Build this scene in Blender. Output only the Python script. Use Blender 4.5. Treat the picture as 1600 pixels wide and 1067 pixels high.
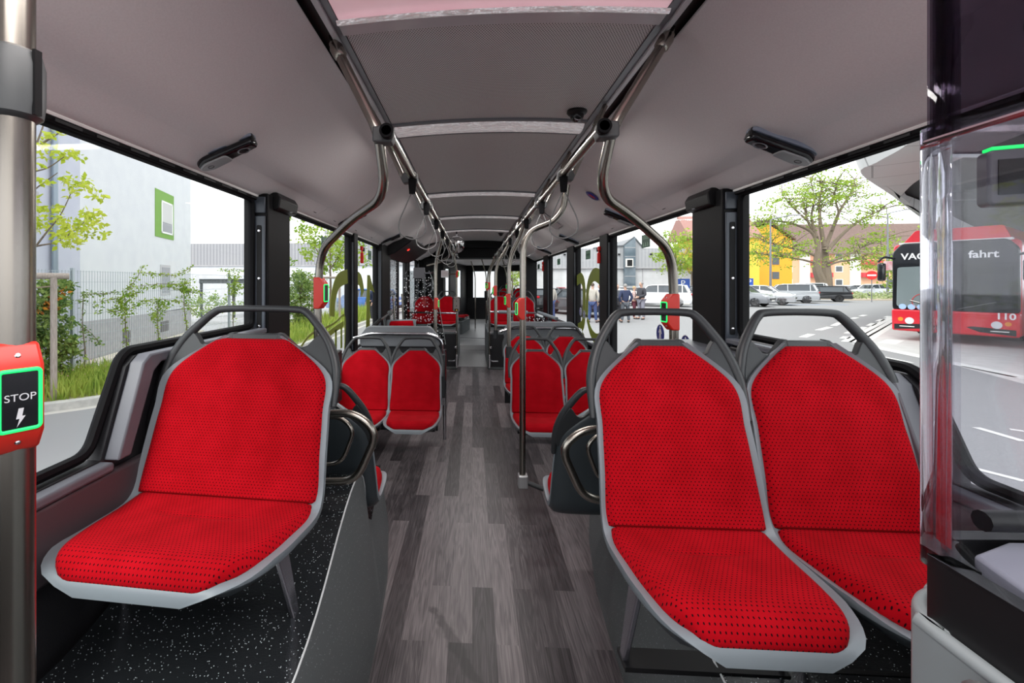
import bpy, bmesh, math, random
from math import sin, cos, pi, radians, sqrt, atan2, hypot
from mathutils import Vector, Matrix
C = bpy.context.scene.collection
SC = bpy.context.scene
for o in list(bpy.data.objects): bpy.data.objects.remove(o)
random.seed(7)

# ---------------------------------------------------------------- camera
YAW = math.atan(44/700.0)
cd = bpy.data.cameras.new('camera'); cam = bpy.data.objects.new('camera', cd); C.objects.link(cam)
cam.location = (0, 0, 1.48); cam.rotation_euler = (pi/2, 0, YAW)
cd.sensor_width = 36; cd.lens = 700/1600*36; cd.clip_start = 0.03; cd.clip_end = 600
cd.shift_x = 106/1600; cd.shift_y = -92.5/1600
SC.camera = cam
# ---------------------------------------------------------------- sky, sun, exposure
w = bpy.data.worlds.new('overcast_sky'); SC.world = w; w.use_nodes = True
nt = w.node_tree; N = nt.nodes; N.clear()
out = N.new('ShaderNodeOutputWorld'); bg = N.new('ShaderNodeBackground')
tc = N.new('ShaderNodeTexCoord'); no = N.new('ShaderNodeTexNoise'); no.inputs['Scale'].default_value = 2.2; no.inputs['Detail'].default_value = 5
mp = N.new('ShaderNodeMapping'); mp.inputs['Scale'].default_value = (1, 1, 2.5)
cr = N.new('ShaderNodeValToRGB'); cr.color_ramp.elements[0].position = .35; cr.color_ramp.elements[1].position = .65
cr.color_ramp.elements[0].color = (.90, .92, .97, 1); cr.color_ramp.elements[1].color = (1, 1, 1, 1)
nt.links.new(tc.outputs['Generated'], mp.inputs['Vector']); nt.links.new(mp.outputs['Vector'], no.inputs['Vector'])
nt.links.new(no.outputs['Fac'], cr.inputs['Fac']); nt.links.new(cr.outputs['Color'], bg.inputs['Color'])
bg.inputs['Strength'].default_value = 1.0
nt.links.new(bg.outputs['Background'], out.inputs['Surface'])
sd = bpy.data.lights.new('sun', 'SUN'); sun = bpy.data.objects.new('sun', sd); C.objects.link(sun)
sd.energy = 1.2; sd.angle = radians(25); sd.color = (1, .97, .92); sun.rotation_euler = (radians(38), 0, radians(-35))
SC.view_settings.view_transform = 'Standard'; SC.view_settings.look = 'None'; SC.view_settings.gamma = 1
SC.view_settings.use_curve_mapping = False; SC.view_settings.exposure = 1.35
cy = SC.cycles
cy.max_bounces = 10; cy.transparent_max_bounces = 24; cy.diffuse_bounces = 5; cy.glossy_bounces = 4; cy.sample_clamp_indirect = 6
cy.use_denoising = True

# ---------------------------------------------------------------- helpers
def lamp_area(name, loc, sx, sy, energy, parent=None, rot=(0, 0, 0), color=(1, .96, .93)):
    l = bpy.data.lights.new(name, 'AREA'); l.shape = 'RECTANGLE'; l.size = sx; l.size_y = sy; l.energy = energy; l.color = color
    o = bpy.data.objects.new(name, l); C.objects.link(o); o.location = loc; o.rotation_euler = rot
    if parent: o.parent = parent
    return o

MATS = {}
def mat(name, col, rough=.5, metal=0, spec=.5, coat=0, emis=None, estr=0):
    if name in MATS: return MATS[name]
    m = bpy.data.materials.new(name); m.use_nodes = True
    b = m.node_tree.nodes['Principled BSDF']
    b.inputs['Base Color'].default_value = (*col, 1); b.inputs['Roughness'].default_value = rough
    b.inputs['Metallic'].default_value = metal; b.inputs['Specular IOR Level'].default_value = spec
    b.inputs['Coat Weight'].default_value = coat
    if emis:
        b.inputs['Emission Color'].default_value = (*emis, 1); b.inputs['Emission Strength'].default_value = estr
    MATS[name] = m; return m
def bs(m): return m.node_tree.nodes['Principled BSDF']
def nd(m, t, **kw):
    n = m.node_tree.nodes.new(t)
    for k, v in kw.items():
        if k.startswith('_'): setattr(n, k[1:], v)
        else: n.inputs[k].default_value = v
    return n
def ln(m, a, b): m.node_tree.links.new(a, b)
def coord(m, kind='Object', scale=(1, 1, 1), rot=(0, 0, 0)):
    t = nd(m, 'ShaderNodeTexCoord'); p = nd(m, 'ShaderNodeMapping'); p.inputs['Scale'].default_value = scale; p.inputs['Rotation'].default_value = rot
    ln(m, t.outputs[kind], p.inputs['Vector']); return p.outputs['Vector']
def ramp(m, fac, stops):
    r = nd(m, 'ShaderNodeValToRGB'); e = r.color_ramp.elements
    while len(e) < len(stops): e.new(.5)
    for k, (p, c) in enumerate(stops): e[k].position = p; e[k].color = (*c, 1)
    ln(m, fac, r.inputs['Fac']); return r.outputs['Color']
def bump(m, fac, strength=.2, dist=.002):
    b = nd(m, 'ShaderNodeBump', Strength=strength, Distance=dist); ln(m, fac, b.inputs['Height']); ln(m, b.outputs['Normal'], bs(m).inputs['Normal'])
def noise_mat(name, c1, c2, scale=20, rough=.6, metal=0, spec=.5, bstr=0, detail=4, bd=.002, lo=.35, hi=.65, sc3=(1, 1, 1)):
    if name in MATS: return MATS[name]
    m = mat(name, c1, rough, metal, spec)
    n = nd(m, 'ShaderNodeTexNoise', Scale=scale, Detail=detail); ln(m, coord(m, scale=sc3), n.inputs['Vector'])
    ln(m, ramp(m, n.outputs['Fac'], [(lo, c1), (hi, c2)]), bs(m).inputs['Base Color'])
    if bstr: bump(m, n.outputs['Fac'], bstr, bd)
    return m
def glass_mat(name, tint=(.97, .985, .98), gloss=1.0, dots=None):
    """see-through pane: transparent with a Fresnel mirror on top; optional printed white dots"""
    m = bpy.data.materials.new(name); m.use_nodes = True; n = m.node_tree.nodes; n.clear()
    o = n.new('ShaderNodeOutputMaterial'); t = n.new('ShaderNodeBsdfTransparent'); t.inputs['Color'].default_value = (*tint, 1)
    g = n.new('ShaderNodeBsdfGlossy'); g.inputs['Roughness'].default_value = .02
    lw = n.new('ShaderNodeLayerWeight'); lw.inputs['Blend'].default_value = .5
    pw = nd(m, 'ShaderNodeMath', _operation='POWER'); ln(m, lw.outputs['Facing'], pw.inputs[0]); pw.inputs[1].default_value = 5
    fr = nd(m, 'ShaderNodeMath', _operation='MULTIPLY_ADD'); ln(m, pw.outputs[0], fr.inputs[0]); fr.inputs[1].default_value = .55*gloss; fr.inputs[2].default_value = .035*gloss
    mx = n.new('ShaderNodeMixShader')
    ln(m, fr.outputs[0], mx.inputs['Fac']); ln(m, t.outputs[0], mx.inputs[1]); ln(m, g.outputs[0], mx.inputs[2])
    last = mx.outputs[0]
    if dots:
        sc, thr, zt, zb = dots
        v = n.new('ShaderNodeTexVoronoi'); v.inputs['Scale'].default_value = sc; v.inputs['Randomness'].default_value = .75
        ln(m, coord(m), v.inputs['Vector'])
        lt = nd(m, 'ShaderNodeMath', _operation='LESS_THAN'); ln(m, v.outputs['Distance'], lt.inputs[0]); lt.inputs[1].default_value = thr
        d = n.new('ShaderNodeBsdfDiffuse'); d.inputs['Color'].default_value = (.8, .78, .82, 1)
        m2 = n.new('ShaderNodeMixShader'); ln(m, lt.outputs[0], m2.inputs['Fac']); ln(m, last, m2.inputs[1]); ln(m, d.outputs[0], m2.inputs[2]); last = m2.outputs[0]
    ln(m, last, o.inputs['Surface']); MATS[name] = m; return m

class MB:
    """collects shapes into one mesh"""
    def __init__(s): s.v = []; s.f = []; s.uv = {}; s.mi = []; s.m = 0
    def add(s, vs, fs, uvs=None):
        b = len(s.v); s.v += [tuple(p) for p in vs]
        for f in fs: s.f.append([b+i for i in f]); s.mi.append(s.m)
        if uvs:
            for i, u in enumerate(uvs): s.uv[b+i] = u
        return s
    def box(s, x0, x1, y0, y1, z0, z1, M=None):
        if x0 > x1: x0, x1 = x1, x0
        if y0 > y1: y0, y1 = y1, y0
        if z0 > z1: z0, z1 = z1, z0
        vs = [Vector((x, y, z)) for z in (z0, z1) for y in (y0, y1) for x in (x0, x1)]
        if M is not None: vs = [M @ p for p in vs]
        return s.add(vs, [(0, 2, 3, 1), (4, 5, 7, 6), (0, 1, 5, 4), (2, 6, 7, 3), (0, 4, 6, 2), (1, 3, 7, 5)])
    def prism(s, poly, a, b, axis='x', M=None):
        """polygon (two coordinates) extruded along axis from a to b"""
        def p3(u, v, t): return {'x': (t, u, v), 'y': (u, t, v), 'z': (u, v, t)}[axis]
        A = sum(poly[i][0]*poly[(i+1) % len(poly)][1]-poly[(i+1) % len(poly)][0]*poly[i][1] for i in range(len(poly)))
        if (A < 0) != (axis == 'y'): poly = poly[::-1]
        n = len(poly); vs = [Vector(p3(u, v, min(a, b))) for u, v in poly]+[Vector(p3(u, v, max(a, b))) for u, v in poly]
        if M is not None: vs = [M @ p for p in vs]
        fs = [tuple(range(n))[::-1], tuple(range(n, 2*n))]+[(i, (i+1) % n, n+(i+1) % n, n+i) for i in range(n)]
        return s.add(vs, fs)
    def tube(s, pts, r, n=10, closed=False, cap=True):
        pts = [Vector(p) for p in pts]; k = len(pts); rs = r if isinstance(r, (list, tuple)) else [r]*k
        def tan(i):
            if closed: d = pts[(i+1) % k]-pts[i-1]
            elif i == 0: d = pts[1]-pts[0]
            elif i == k-1: d = pts[-1]-pts[-2]
            else: d = (pts[i+1]-pts[i]).normalized()+(pts[i]-pts[i-1]).normalized()
            return d.normalized() if d.length > 1e-9 else Vector((0, 0, 1))
        t = tan(0); u = t.cross(Vector((0, 0, 1)))
        if u.length < .1: u = t.cross(Vector((1, 0, 0)))
        u.normalize(); vs = []
        for i in range(k):
            t = tan(i); u = (u-t*u.dot(t))
            if u.length < 1e-6: u = t.orthogonal()
            u.normalize(); w_ = t.cross(u)
            vs += [pts[i]+(u*cos(2*pi*j/n)+w_*sin(2*pi*j/n))*rs[i] for j in range(n)]
        fs = []
        for i in range(k if closed else k-1):
            a, b = i*n, ((i+1) % k)*n
            fs += [(a+j, a+(j+1) % n, b+(j+1) % n, b+j) for j in range(n)]
        if cap and not closed: fs += [tuple(range(n))[::-1], tuple((k-1)*n+j for j in range(n))]
        return s.add(vs, fs)
    def lathe(s, prof, n=24, M=None):
        """(radius, z) profile turned round z"""
        vs = [Vector((r*cos(2*pi*j/n), r*sin(2*pi*j/n), z)) for r, z in prof for j in range(n)]
        if M is not None: vs = [M @ p for p in vs]
        fs = [(i*n+j, i*n+(j+1) % n, (i+1)*n+(j+1) % n, (i+1)*n+j) for i in range(len(prof)-1) for j in range(n)]
        if prof[0][0] > 1e-6: fs.append(tuple(range(n))[::-1])
        if prof[-1][0] > 1e-6: fs.append(tuple((len(prof)-1)*n+j for j in range(n)))
        return s.add(vs, fs)
    def grid(s, rows, closed_u=False, uvs=None):
        n = len(rows[0]); vs = [p for r in rows for p in r]
        fs = [(i*n+j, i*n+j+1, (i+1)*n+j+1, (i+1)*n+j) for i in range(len(rows)-1) for j in range(n-1)]
        if closed_u: fs += [(i*n+n-1, i*n, (i+1)*n, (i+1)*n+n-1) for i in range(len(rows)-1)]
        return s.add(vs, fs, [u for r in uvs for u in r] if uvs else None)
    def build(s, name, m, parent=None, loc=None, bevel=0, smooth=40, label=None, kind=None, seg=2):
        me = bpy.data.meshes.new(name); me.from_pydata(s.v, [], s.f); me.validate()
        ms = m if isinstance(m, (list, tuple)) else [m]
        for q in ms: me.materials.append(q)
        if len(ms) > 1 and len(me.polygons) == len(s.mi): me.polygons.foreach_set('material_index', s.mi)
        if s.uv:
            ul = me.uv_layers.new(name='UVMap')
            for lp in me.loops: ul.data[lp.index].uv = s.uv.get(lp.vertex_index, (0, 0))
        if smooth:
            me.polygons.foreach_set('use_smooth', [True]*len(me.polygons)); me.set_sharp_from_angle(angle=radians(smooth))
        o = bpy.data.objects.new(name, me); C.objects.link(o)
        if bevel:
            b = o.modifiers.new('bevel', 'BEVEL'); b.width = bevel; b.segments = seg; b.limit_method = 'ANGLE'; b.angle_limit = radians(40)
        if parent: o.parent = parent
        if loc: o.location = loc
        if label: o['label'] = label
        if kind: o['kind'] = kind
        return o
def MBX(*a, **k): return MB().box(*a, **k)
def rounded(pts, rad, k=6):
    """polyline with its corners turned into arcs"""
    pts = [Vector(p) for p in pts]; o = [pts[0]]
    for i in range(1, len(pts)-1):
        r = rad[i-1] if isinstance(rad, (list, tuple)) else rad
        a, b, c = pts[i-1], pts[i], pts[i+1]; d1 = (a-b); d2 = (c-b); r = min(r, d1.length*.49, d2.length*.49)
        p, q = b+d1.normalized()*r, b+d2.normalized()*r
        for j in range(k+1):
            t = j/k; o.append(p*(1-t)**2+b*2*t*(1-t)+q*t*t)
    o.append(pts[-1]); return o
def spline(pts, k=6):
    pts = [Vector(p) for p in pts]; o = []
    for i in range(len(pts)-1):
        p0 = pts[max(i-1, 0)]; p1 = pts[i]; p2 = pts[i+1]; p3 = pts[min(i+2, len(pts)-1)]
        for j in range(k):
            t = j/k; o.append(.5*((2*p1)+(p2-p0)*t+(2*p0-5*p1+4*p2-p3)*t*t+(3*p1-p0-3*p2+p3)*t**3))
    o.append(pts[-1]); return o
def rrect(x0, x1, y0, y1, r, k=5):
    o = []
    for cx, cy_, a in ((x1-r, y1-r, 0), (x0+r, y1-r, pi/2), (x0+r, y0+r, pi), (x1-r, y0+r, 3*pi/2)):
        o += [(cx+r*cos(a+pi/2*j/k), cy_+r*sin(a+pi/2*j/k)) for j in range(k+1)]
    return o
def fillet2(poly, r, k=5):
    n = len(poly); o = []
    for i in range(n):
        a, b, c = Vector(poly[i-1]), Vector(poly[i]), Vector(poly[(i+1) % n]); d1 = a-b; d2 = c-b
        rr = min(r, d1.length*.45, d2.length*.45); p, q = b+d1.normalized()*rr, b+d2.normalized()*rr
        for j in range(k+1):
            t = j/k; v = p*(1-t)**2+b*2*t*(1-t)+q*t*t; o.append((v.x, v.y))
    return o
def thing(name, label, cat, loc=(0, 0, 0), rotz=0, group=None):
    o = bpy.data.objects.new(name, None); C.objects.link(o); o.empty_display_size = .1
    o.location = loc; o.rotation_euler = (0, 0, rotz); o['label'] = label; o['category'] = cat
    if group: o['group'] = group
    return o
def tag(o, label, cat, group=None, kind=None):
    o['label'] = label; o['category'] = cat
    if group: o['group'] = group
    if kind: o['kind'] = kind
    return o
def struct(o): o['kind'] = 'structure'; return o
def sroot(name, loc=(0, 0, 0)):
    o = bpy.data.objects.new(name, None); C.objects.link(o); o.location = loc; o['kind'] = 'structure'; return o
KIDS = {}
def dup(root, loc, rotz=None, label=None, group=None, scale=None):
    def cp(o, parent):
        c = o.copy(); C.objects.link(c)
        if parent: c.parent = parent
        for ch in o.children: cp(ch, c)
        return c
    r = cp(root, None); r.location = loc
    if rotz is not None: r.rotation_euler = (0, 0, rotz)
    if scale: r.scale = (scale,)*3
    if label: r['label'] = label
    if group: r['group'] = group
    return r
def text_mesh(name, s, size, m, parent=None, M=None, extrude=.001, align='CENTER', shear=0, bold=0):
    cu = bpy.data.curves.new(name, 'FONT'); cu.body = s; cu.size = size; cu.extrude = extrude; cu.align_x = align; cu.align_y = 'CENTER'; cu.shear = shear; cu.offset = bold
    t = bpy.data.objects.new(name+'_c', cu); C.objects.link(t); dg = bpy.context.evaluated_depsgraph_get(); dg.update()
    me = bpy.data.meshes.new_from_object(t.evaluated_get(dg)); bpy.data.objects.remove(t); bpy.data.curves.remove(cu)
    me.materials.clear(); me.materials.append(m)
    if M is not None: me.transform(M)
    o = bpy.data.objects.new(name, me); C.objects.link(o)
    if parent: o.parent = parent
    return o
def RX(a): return Matrix.Rotation(a, 4, 'X')
def RY(a): return Matrix.Rotation(a, 4, 'Y')
def RZ(a): return Matrix.Rotation(a, 4, 'Z')
def TL(x, y, z): return Matrix.Translation((x, y, z))
# ---------------------------------------------------------------- materials of the bus
CX = .087          # middle line of the bus
M_black = mat('black_plastic', (.006, .006, .007), .42, spec=.35)
M_rubber = mat('black_rubber', (.003, .003, .004), .6, spec=.12)
M_pillar = noise_mat('pillar_plastic', (.004, .004, .005), (.006, .006, .007), 300, .55, spec=.18, bstr=.1)
M_pillarlight = mat('pillar_strip', (.05, .06, .078), .42)
M_dgrey = noise_mat('dark_grey_lining', (.012, .012, .014), (.018, .018, .021), 250, .5, spec=.35, bstr=.12)
M_ledge = mat('grey_ledge', (.10, .104, .122), .42)
M_cove = noise_mat('cove_plastic', (.66, .62, .63), (.70, .66, .67), 180, .55, bstr=.08)
M_trimw = mat('pale_trim', (.86, .85, .83), .4)
M_prof = mat('grey_profile', (.20, .205, .225), .35, .3)
M_prof2 = mat('pale_profile', (.55, .535, .56), .35, .2)
M_steel = mat('brushed_steel', (.33, .305, .27), .27, 1)
M_chrome = mat('polished_steel', (.62, .62, .65), .16, 1)
M_cast = mat('grey_casting', (.075, .08, .083), .42)
M_shell = mat('pale_grey_shell', (.20, .235, .26), .38)
M_shellback = mat('shaded_shell_back', (.035, .045, .052), .42)  # shade on backs and undersides put into a darker shell colour
M_handle = mat('dark_grey_handle', (.024, .027, .030), .42)
M_redbox = mat('red_button_box', (.58, .022, .012), .38)
M_green = mat('green_lit_edge', (.02, .5, .12), .4, emis=(.0, 1, .16), estr=.42)
M_glass = glass_mat('window_glass', (.97, .985, .98), .22)
M_screen = glass_mat('screen_glass', (.93, .95, .95), .8)
M_dotglass = glass_mat('dotted_glass', (.62, .64, .64), .8, (26, .28, 0, 0))
M_dark = mat('matt_black', (.006, .006, .007), .6)

# perforated ceiling sheet: staggered round holes 10 mm apart
def perforated():
    m = mat('perforated_sheet', (.62, .59, .595), .5)
    v = coord(m, 'Object', (100, 100, 100)); s = nd(m, 'ShaderNodeSeparateXYZ'); ln(m, v, s.inputs[0])
    def M(op, a, b=None, c=None):
        n = nd(m, 'ShaderNodeMath', _operation=op)
        for i, q in enumerate((a, b, c)):
            if q is None: continue
            if isinstance(q, (int, float)): n.inputs[i].default_value = q
            else: ln(m, q, n.inputs[i])
        return n.outputs[0]
    def lat(ox, oy):
        fx = M('SUBTRACT', M('FRACT', M('ADD', s.outputs[0], 500+ox)), .5); fy = M('SUBTRACT', M('FRACT', M('ADD', M('MULTIPLY', s.outputs[1], .6), 500+oy)), .5)
        fy = M('MULTIPLY', fy, 1.6667)
        return M('SQRT', M('ADD', M('MULTIPLY', fx, fx), M('MULTIPLY', fy, fy)))
    d = M('MINIMUM', lat(0, 0), lat(.5, .5)); h = M('LESS_THAN', d, .25)
    mx = nd(m, 'ShaderNodeMix', _data_type='RGBA'); ln(m, h, mx.inputs['Factor']); mx.inputs['A'].default_value = (.64, .61, .615, 1); mx.inputs['B'].default_value = (.012, .011, .012, 1)
    ln(m, mx.outputs['Result'], bs(m).inputs['Base Color']); return m
M_perf = perforated()

def planks():
    m = mat('plank_vinyl', (.2, .18, .18), .38, spec=.4)
    v = coord(m, 'Object', (1, 1, 1), (0, 0, pi/2))
    b = nd(m, 'ShaderNodeTexBrick'); b.offset = .37; b.offset_frequency = 2; b.squash = 1
    b.inputs['Color1'].default_value = (0, 0, 0, 1); b.inputs['Color2'].default_value = (1, 1, 1, 1); b.inputs['Mortar'].default_value = (0, 0, 0, 1)
    b.inputs['Scale'].default_value = 1; b.inputs['Mortar Size'].default_value = 0; b.inputs['Brick Width'].default_value = .92; b.inputs['Row Height'].default_value = .098
    ln(m, v, b.inputs['Vector'])
    # each plank shifts its own grain
    sh = nd(m, 'ShaderNodeVectorMath', _operation='MULTIPLY_ADD'); ln(m, b.outputs['Color'], sh.inputs[0]); sh.inputs[1].default_value = (7, 31, 13)
    ln(m, coord(m, 'Object'), sh.inputs[2])
    st = nd(m, 'ShaderNodeMapping'); st.inputs['Scale'].default_value = (22, 1.6, 1); ln(m, sh.outputs[0], st.inputs['Vector'])
    n1 = nd(m, 'ShaderNodeTexNoise', Scale=1.0, Detail=3, Distortion=.6); ln(m, st.outputs[0], n1.inputs['Vector'])
    wv = nd(m, 'ShaderNodeMath', _operation='MULTIPLY'); ln(m, n1.outputs['Fac'], wv.inputs[0]); wv.inputs[1].default_value = 46
    sn = nd(m, 'ShaderNodeMath', _operation='SINE'); ln(m, wv.outputs[0], sn.inputs[0])
    st2 = nd(m, 'ShaderNodeMapping'); st2.inputs['Scale'].default_value = (260, 6, 1); ln(m, sh.outputs[0], st2.inputs['Vector'])
    n2 = nd(m, 'ShaderNodeTexNoise', Scale=1.0, Detail=5); ln(m, st2.outputs[0], n2.inputs['Vector'])
    a = nd(m, 'ShaderNodeMath', _operation='MULTIPLY_ADD'); ln(m, sn.outputs[0], a.inputs[0]); a.inputs[1].default_value = .075; n2m = nd(m, 'ShaderNodeMath', _operation='MULTIPLY_ADD'); ln(m, n2.outputs['Fac'], n2m.inputs[0]); n2m.inputs[1].default_value = .65; n2m.inputs[2].default_value = .13; ln(m, n2m.outputs[0], a.inputs[2])
    a2 = nd(m, 'ShaderNodeMath', _operation='MULTIPLY_ADD'); sp = nd(m, 'ShaderNodeSeparateColor'); ln(m, b.outputs['Color'], sp.inputs[0])
    ln(m, sp.outputs[0], a2.inputs[0]); a2.inputs[1].default_value = .42; ln(m, a.outputs[0], a2.inputs[2])
    col = ramp(m, a2.outputs[0], [(.34, (.020, .016, .018)), (.62, (.072, .062, .067)), (.90, (.175, .152, .158)), (1, (.215, .19, .195))])
    # wet streak trodden into the vinyl
    oc = nd(m, 'ShaderNodeTexCoord'); wz = nd(m, 'ShaderNodeTexNoise', Scale=14, Detail=4); ln(m, oc.outputs['Object'], wz.inputs['Vector'])
    mp2 = nd(m, 'ShaderNodeMapping', _vector_type='TEXTURE'); mp2.inputs['Location'].default_value = (-.075, 1.84, 0); mp2.inputs['Rotation'].default_value = (0, 0, radians(-62)); mp2.inputs['Scale'].default_value = (.24, .030, 1); ln(m, oc.outputs['Object'], mp2.inputs['Vector'])
    vl = nd(m, 'ShaderNodeVectorMath', _operation='LENGTH'); ln(m, mp2.outputs[0], vl.inputs[0])
    ws = nd(m, 'ShaderNodeMath', _operation='MULTIPLY_ADD'); ln(m, wz.outputs['Fac'], ws.inputs[0]); ws.inputs[1].default_value = 1.8; ln(m, vl.outputs['Value'], ws.inputs[2])
    sr = ramp(m, ws.outputs[0], [(.0, (.45, .45, .45)), (.5, (1, 1, 1))]); rr = [n for n in m.node_tree.nodes if n.type == 'VALTORGB'][-1]; rr.color_ramp.elements[0].position = .78; rr.color_ramp.elements[1].position = .98
    ws2 = nd(m, 'ShaderNodeMath', _operation='MULTIPLY'); ln(m, ws.outputs[0], ws2.inputs[0]); ws2.inputs[1].default_value = .5; ln(m, ws2.outputs[0], rr.inputs['Fac'])
    mm = nd(m, 'ShaderNodeMix', _data_type='RGBA', _blend_type='MULTIPLY'); mm.inputs['Factor'].default_value = 1; ln(m, col, mm.inputs['A']); ln(m, sr, mm.inputs['B'])
    ln(m, mm.outputs['Result'], bs(m).inputs['Base Color']); bump(m, n2.outputs['Fac'], .06, .001); return m
M_planks = planks()

def speckle(name, base, fleck, dens=.07, scale=260, rough=.22):
    m = mat(name, base, rough, spec=.5)
    v = nd(m, 'ShaderNodeTexVoronoi', Scale=scale); ln(m, coord(m), v.inputs['Vector'])
    sp = nd(m, 'ShaderNodeSeparateColor'); ln(m, v.outputs['Color'], sp.inputs[0])
    lt = nd(m, 'ShaderNodeMath', _operation='LESS_THAN'); ln(m, sp.outputs[0], lt.inputs[0]); lt.inputs[1].default_value = dens
    l2 = nd(m, 'ShaderNodeMath', _operation='LESS_THAN'); ln(m, v.outputs['Distance'], l2.inputs[0]); l2.inputs[1].default_value = .34
    mu = nd(m, 'ShaderNodeMath', _operation='MULTIPLY'); ln(m, lt.outputs[0], mu.inputs[0]); ln(m, l2.outputs[0], mu.inputs[1])
    mx = nd(m, 'ShaderNodeMix', _data_type='RGBA'); ln(m, mu.outputs[0], mx.inputs['Factor']); mx.inputs['A'].default_value = (*base, 1); mx.inputs['B'].default_value = (*fleck, 1)
    ln(m, mx.outputs['Result'], bs(m).inputs['Base Color'])
    nz = nd(m, 'ShaderNodeTexNoise', Scale=240, Detail=2); ln(m, coord(m), nz.inputs['Vector']); bump(m, nz.outputs['Fac'], .25, .0012); return m
M_speckT = speckle('speckled_dark_vinyl', (.012, .014, .016), (.5, .56, .58), .09)
M_speckS = speckle('speckled_grey_vinyl', (.105, .118, .122), (.5, .54, .55), .06, rough=.4)
M_ramp = noise_mat('grey_ramp_vinyl', (.25, .25, .26), (.31, .31, .32), 30, .35)

# ---------------------------------------------------------------- bus shell
XL, XR = -1.16, 1.33
struct(MB().box(-1.2, 1.37, -1.3, 7.85, -.06, 0).build('floor', M_planks, smooth=0))
struct(MB().box(-.6, .75, 7.85, 9.75, -.06, .004).build('floor_ramp', M_ramp, smooth=0))

def lining(side, sx):
    """lower side wall, arch panel, ledge; sx = -1 left, +1 right"""
    X = XL if sx < 0 else XR
    def ex(a): return X+(-sx)*a           # a metres inward from the glass
    s = 1.235 if sx < 0 else 1.20
    poly = [(-1.3, -.33), (10.4, -.33), (10.4, .80), (2.60, .80), (2.60, s), (1.43, s), (1.39, s-.03), (1.29, .94), (-1.3, .92)]
    r = struct(MB().prism(poly, ex(.035), ex(-.008)).build('wall_'+side, M_dgrey, smooth=0))
    # black bulge above the wheel arch with its pale rim
    m = MB().prism(fillet2([(1.47, .55), (1.47, 1.0), (1.55, s-.03), (2.29, s-.03), (2.29, .55)], .03), ex(.036), ex(.075))
    m.build('arch_panel', M_black, r, bevel=.008)
    m = MB().prism([(1.300, .935), (1.352, .935), (1.455, s-.055), (1.49, s-.03), (2.29, s-.02), (2.29, s+.005), (1.44, s+.005), (1.405, s-.02)], ex(.034), ex(.085))
    m.build('arch_rim', M_ledge, r, bevel=.006)
    MB().box(ex(.0), ex(.075), -1.3, 1.30, .905, .935).build('ledge', M_ledge, r, bevel=.01)
    MB().box(ex(.036), ex(.07), -1.3, 1.46, .70, .904).build('upper_lining', mat('plum_lining', (.055, .045, .052), .45), r, bevel=.01)
    MB().box(ex(.0), ex(.06), 2.72, 10.4, .79, .825).build('sill', M_ledge, r, bevel=.008)
    MB().box(ex(.036), ex(.05), 2.72, 10.4, .0, .12).build('kick_strip', M_speckS, r)
    return r
wallL = lining('left', -1); wallR = lining('right', 1)
# grey shelf beside the second seat on the right
MB().box(XR-.30, XR-.03, 2.05, 2.70, 1.02, 1.15).build('shelf_box', M_ledge, wallR, bevel=.02)

def window(n, sx, poly, curtain=False):
    X = XL if sx < 0 else XR
    r = sroot('window_%d' % n)
    p = fillet2(poly, .045)
    MB().prism(p, X-.004, X+.004).build('glass_pane', M_glass, r, smooth=0)
    MB().tube([(X-sx*.006, a, b) for a, b in p], .017, 8, closed=True).build('window_frame', M_rubber, r)
    MB().box(X-.03, X+.03, min(a for a, b in p)-.05, max(a for a, b in p)+.05, 1.912, 1.935).build('top_rail', M_rubber, r, bevel=.006)
    return r
TOPZ = 1.918
wl = [[(-.9, .94), (1.275, .96), (1.395, 1.225), (1.43, 1.25), (2.28, 1.25), (2.28, TOPZ), (-.9, TOPZ)],
      [(2.62, .83), (4.15, .83), (4.15, TOPZ), (2.62, TOPZ)], [(4.31, .83), (5.36, .83), (5.36, TOPZ), (4.31, TOPZ)],
      [(7.95, .83), (9.3, .83), (9.3, TOPZ), (7.95, TOPZ)]]
wr = [[(-.9, .94), (1.275, .96), (1.39, 1.19), (1.44, 1.22), (2.30, 1.22), (2.30, TOPZ), (-.9, TOPZ)],
      [(2.66, .80), (4.34, .80), (4.34, TOPZ), (2.66, TOPZ)], [(4.63, .80), (5.78, .80), (5.78, TOPZ), (4.63, TOPZ)],
      [(6.20, .80), (7.77, .80), (7.77, TOPZ), (6.20, TOPZ)], [(8.22, .80), (10.2, .80), (10.2, TOPZ), (8.22, TOPZ)]]
for i, p in enumerate(wl): window(i+1, -1, p)
for i, p in enumerate(wr): window(i+5, 1, p)
# slotted vent in the black rail over the two front windows
for sx, X in ((-1, XL), (1, XR)):
    m = MB()
    for k in range(16): m.box(X-sx*.031, X-sx*.033, .2+k*.135, .2+k*.135+.085, 1.917, 1.925)
    struct(m.build('trim_vent_slots', M_dgrey))

# front end behind the photographer: dashboard wall and windscreen header, added to dim seat backs
fr_ = MB().box(-1.2, 1.37, -1.36, -1.3, -.3, .95); fr_.box(-1.2, 1.37, -1.36, -1.3, 2.05, 2.46)
struct(fr_.build('wall_front', M_dgrey, smooth=0))
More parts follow.
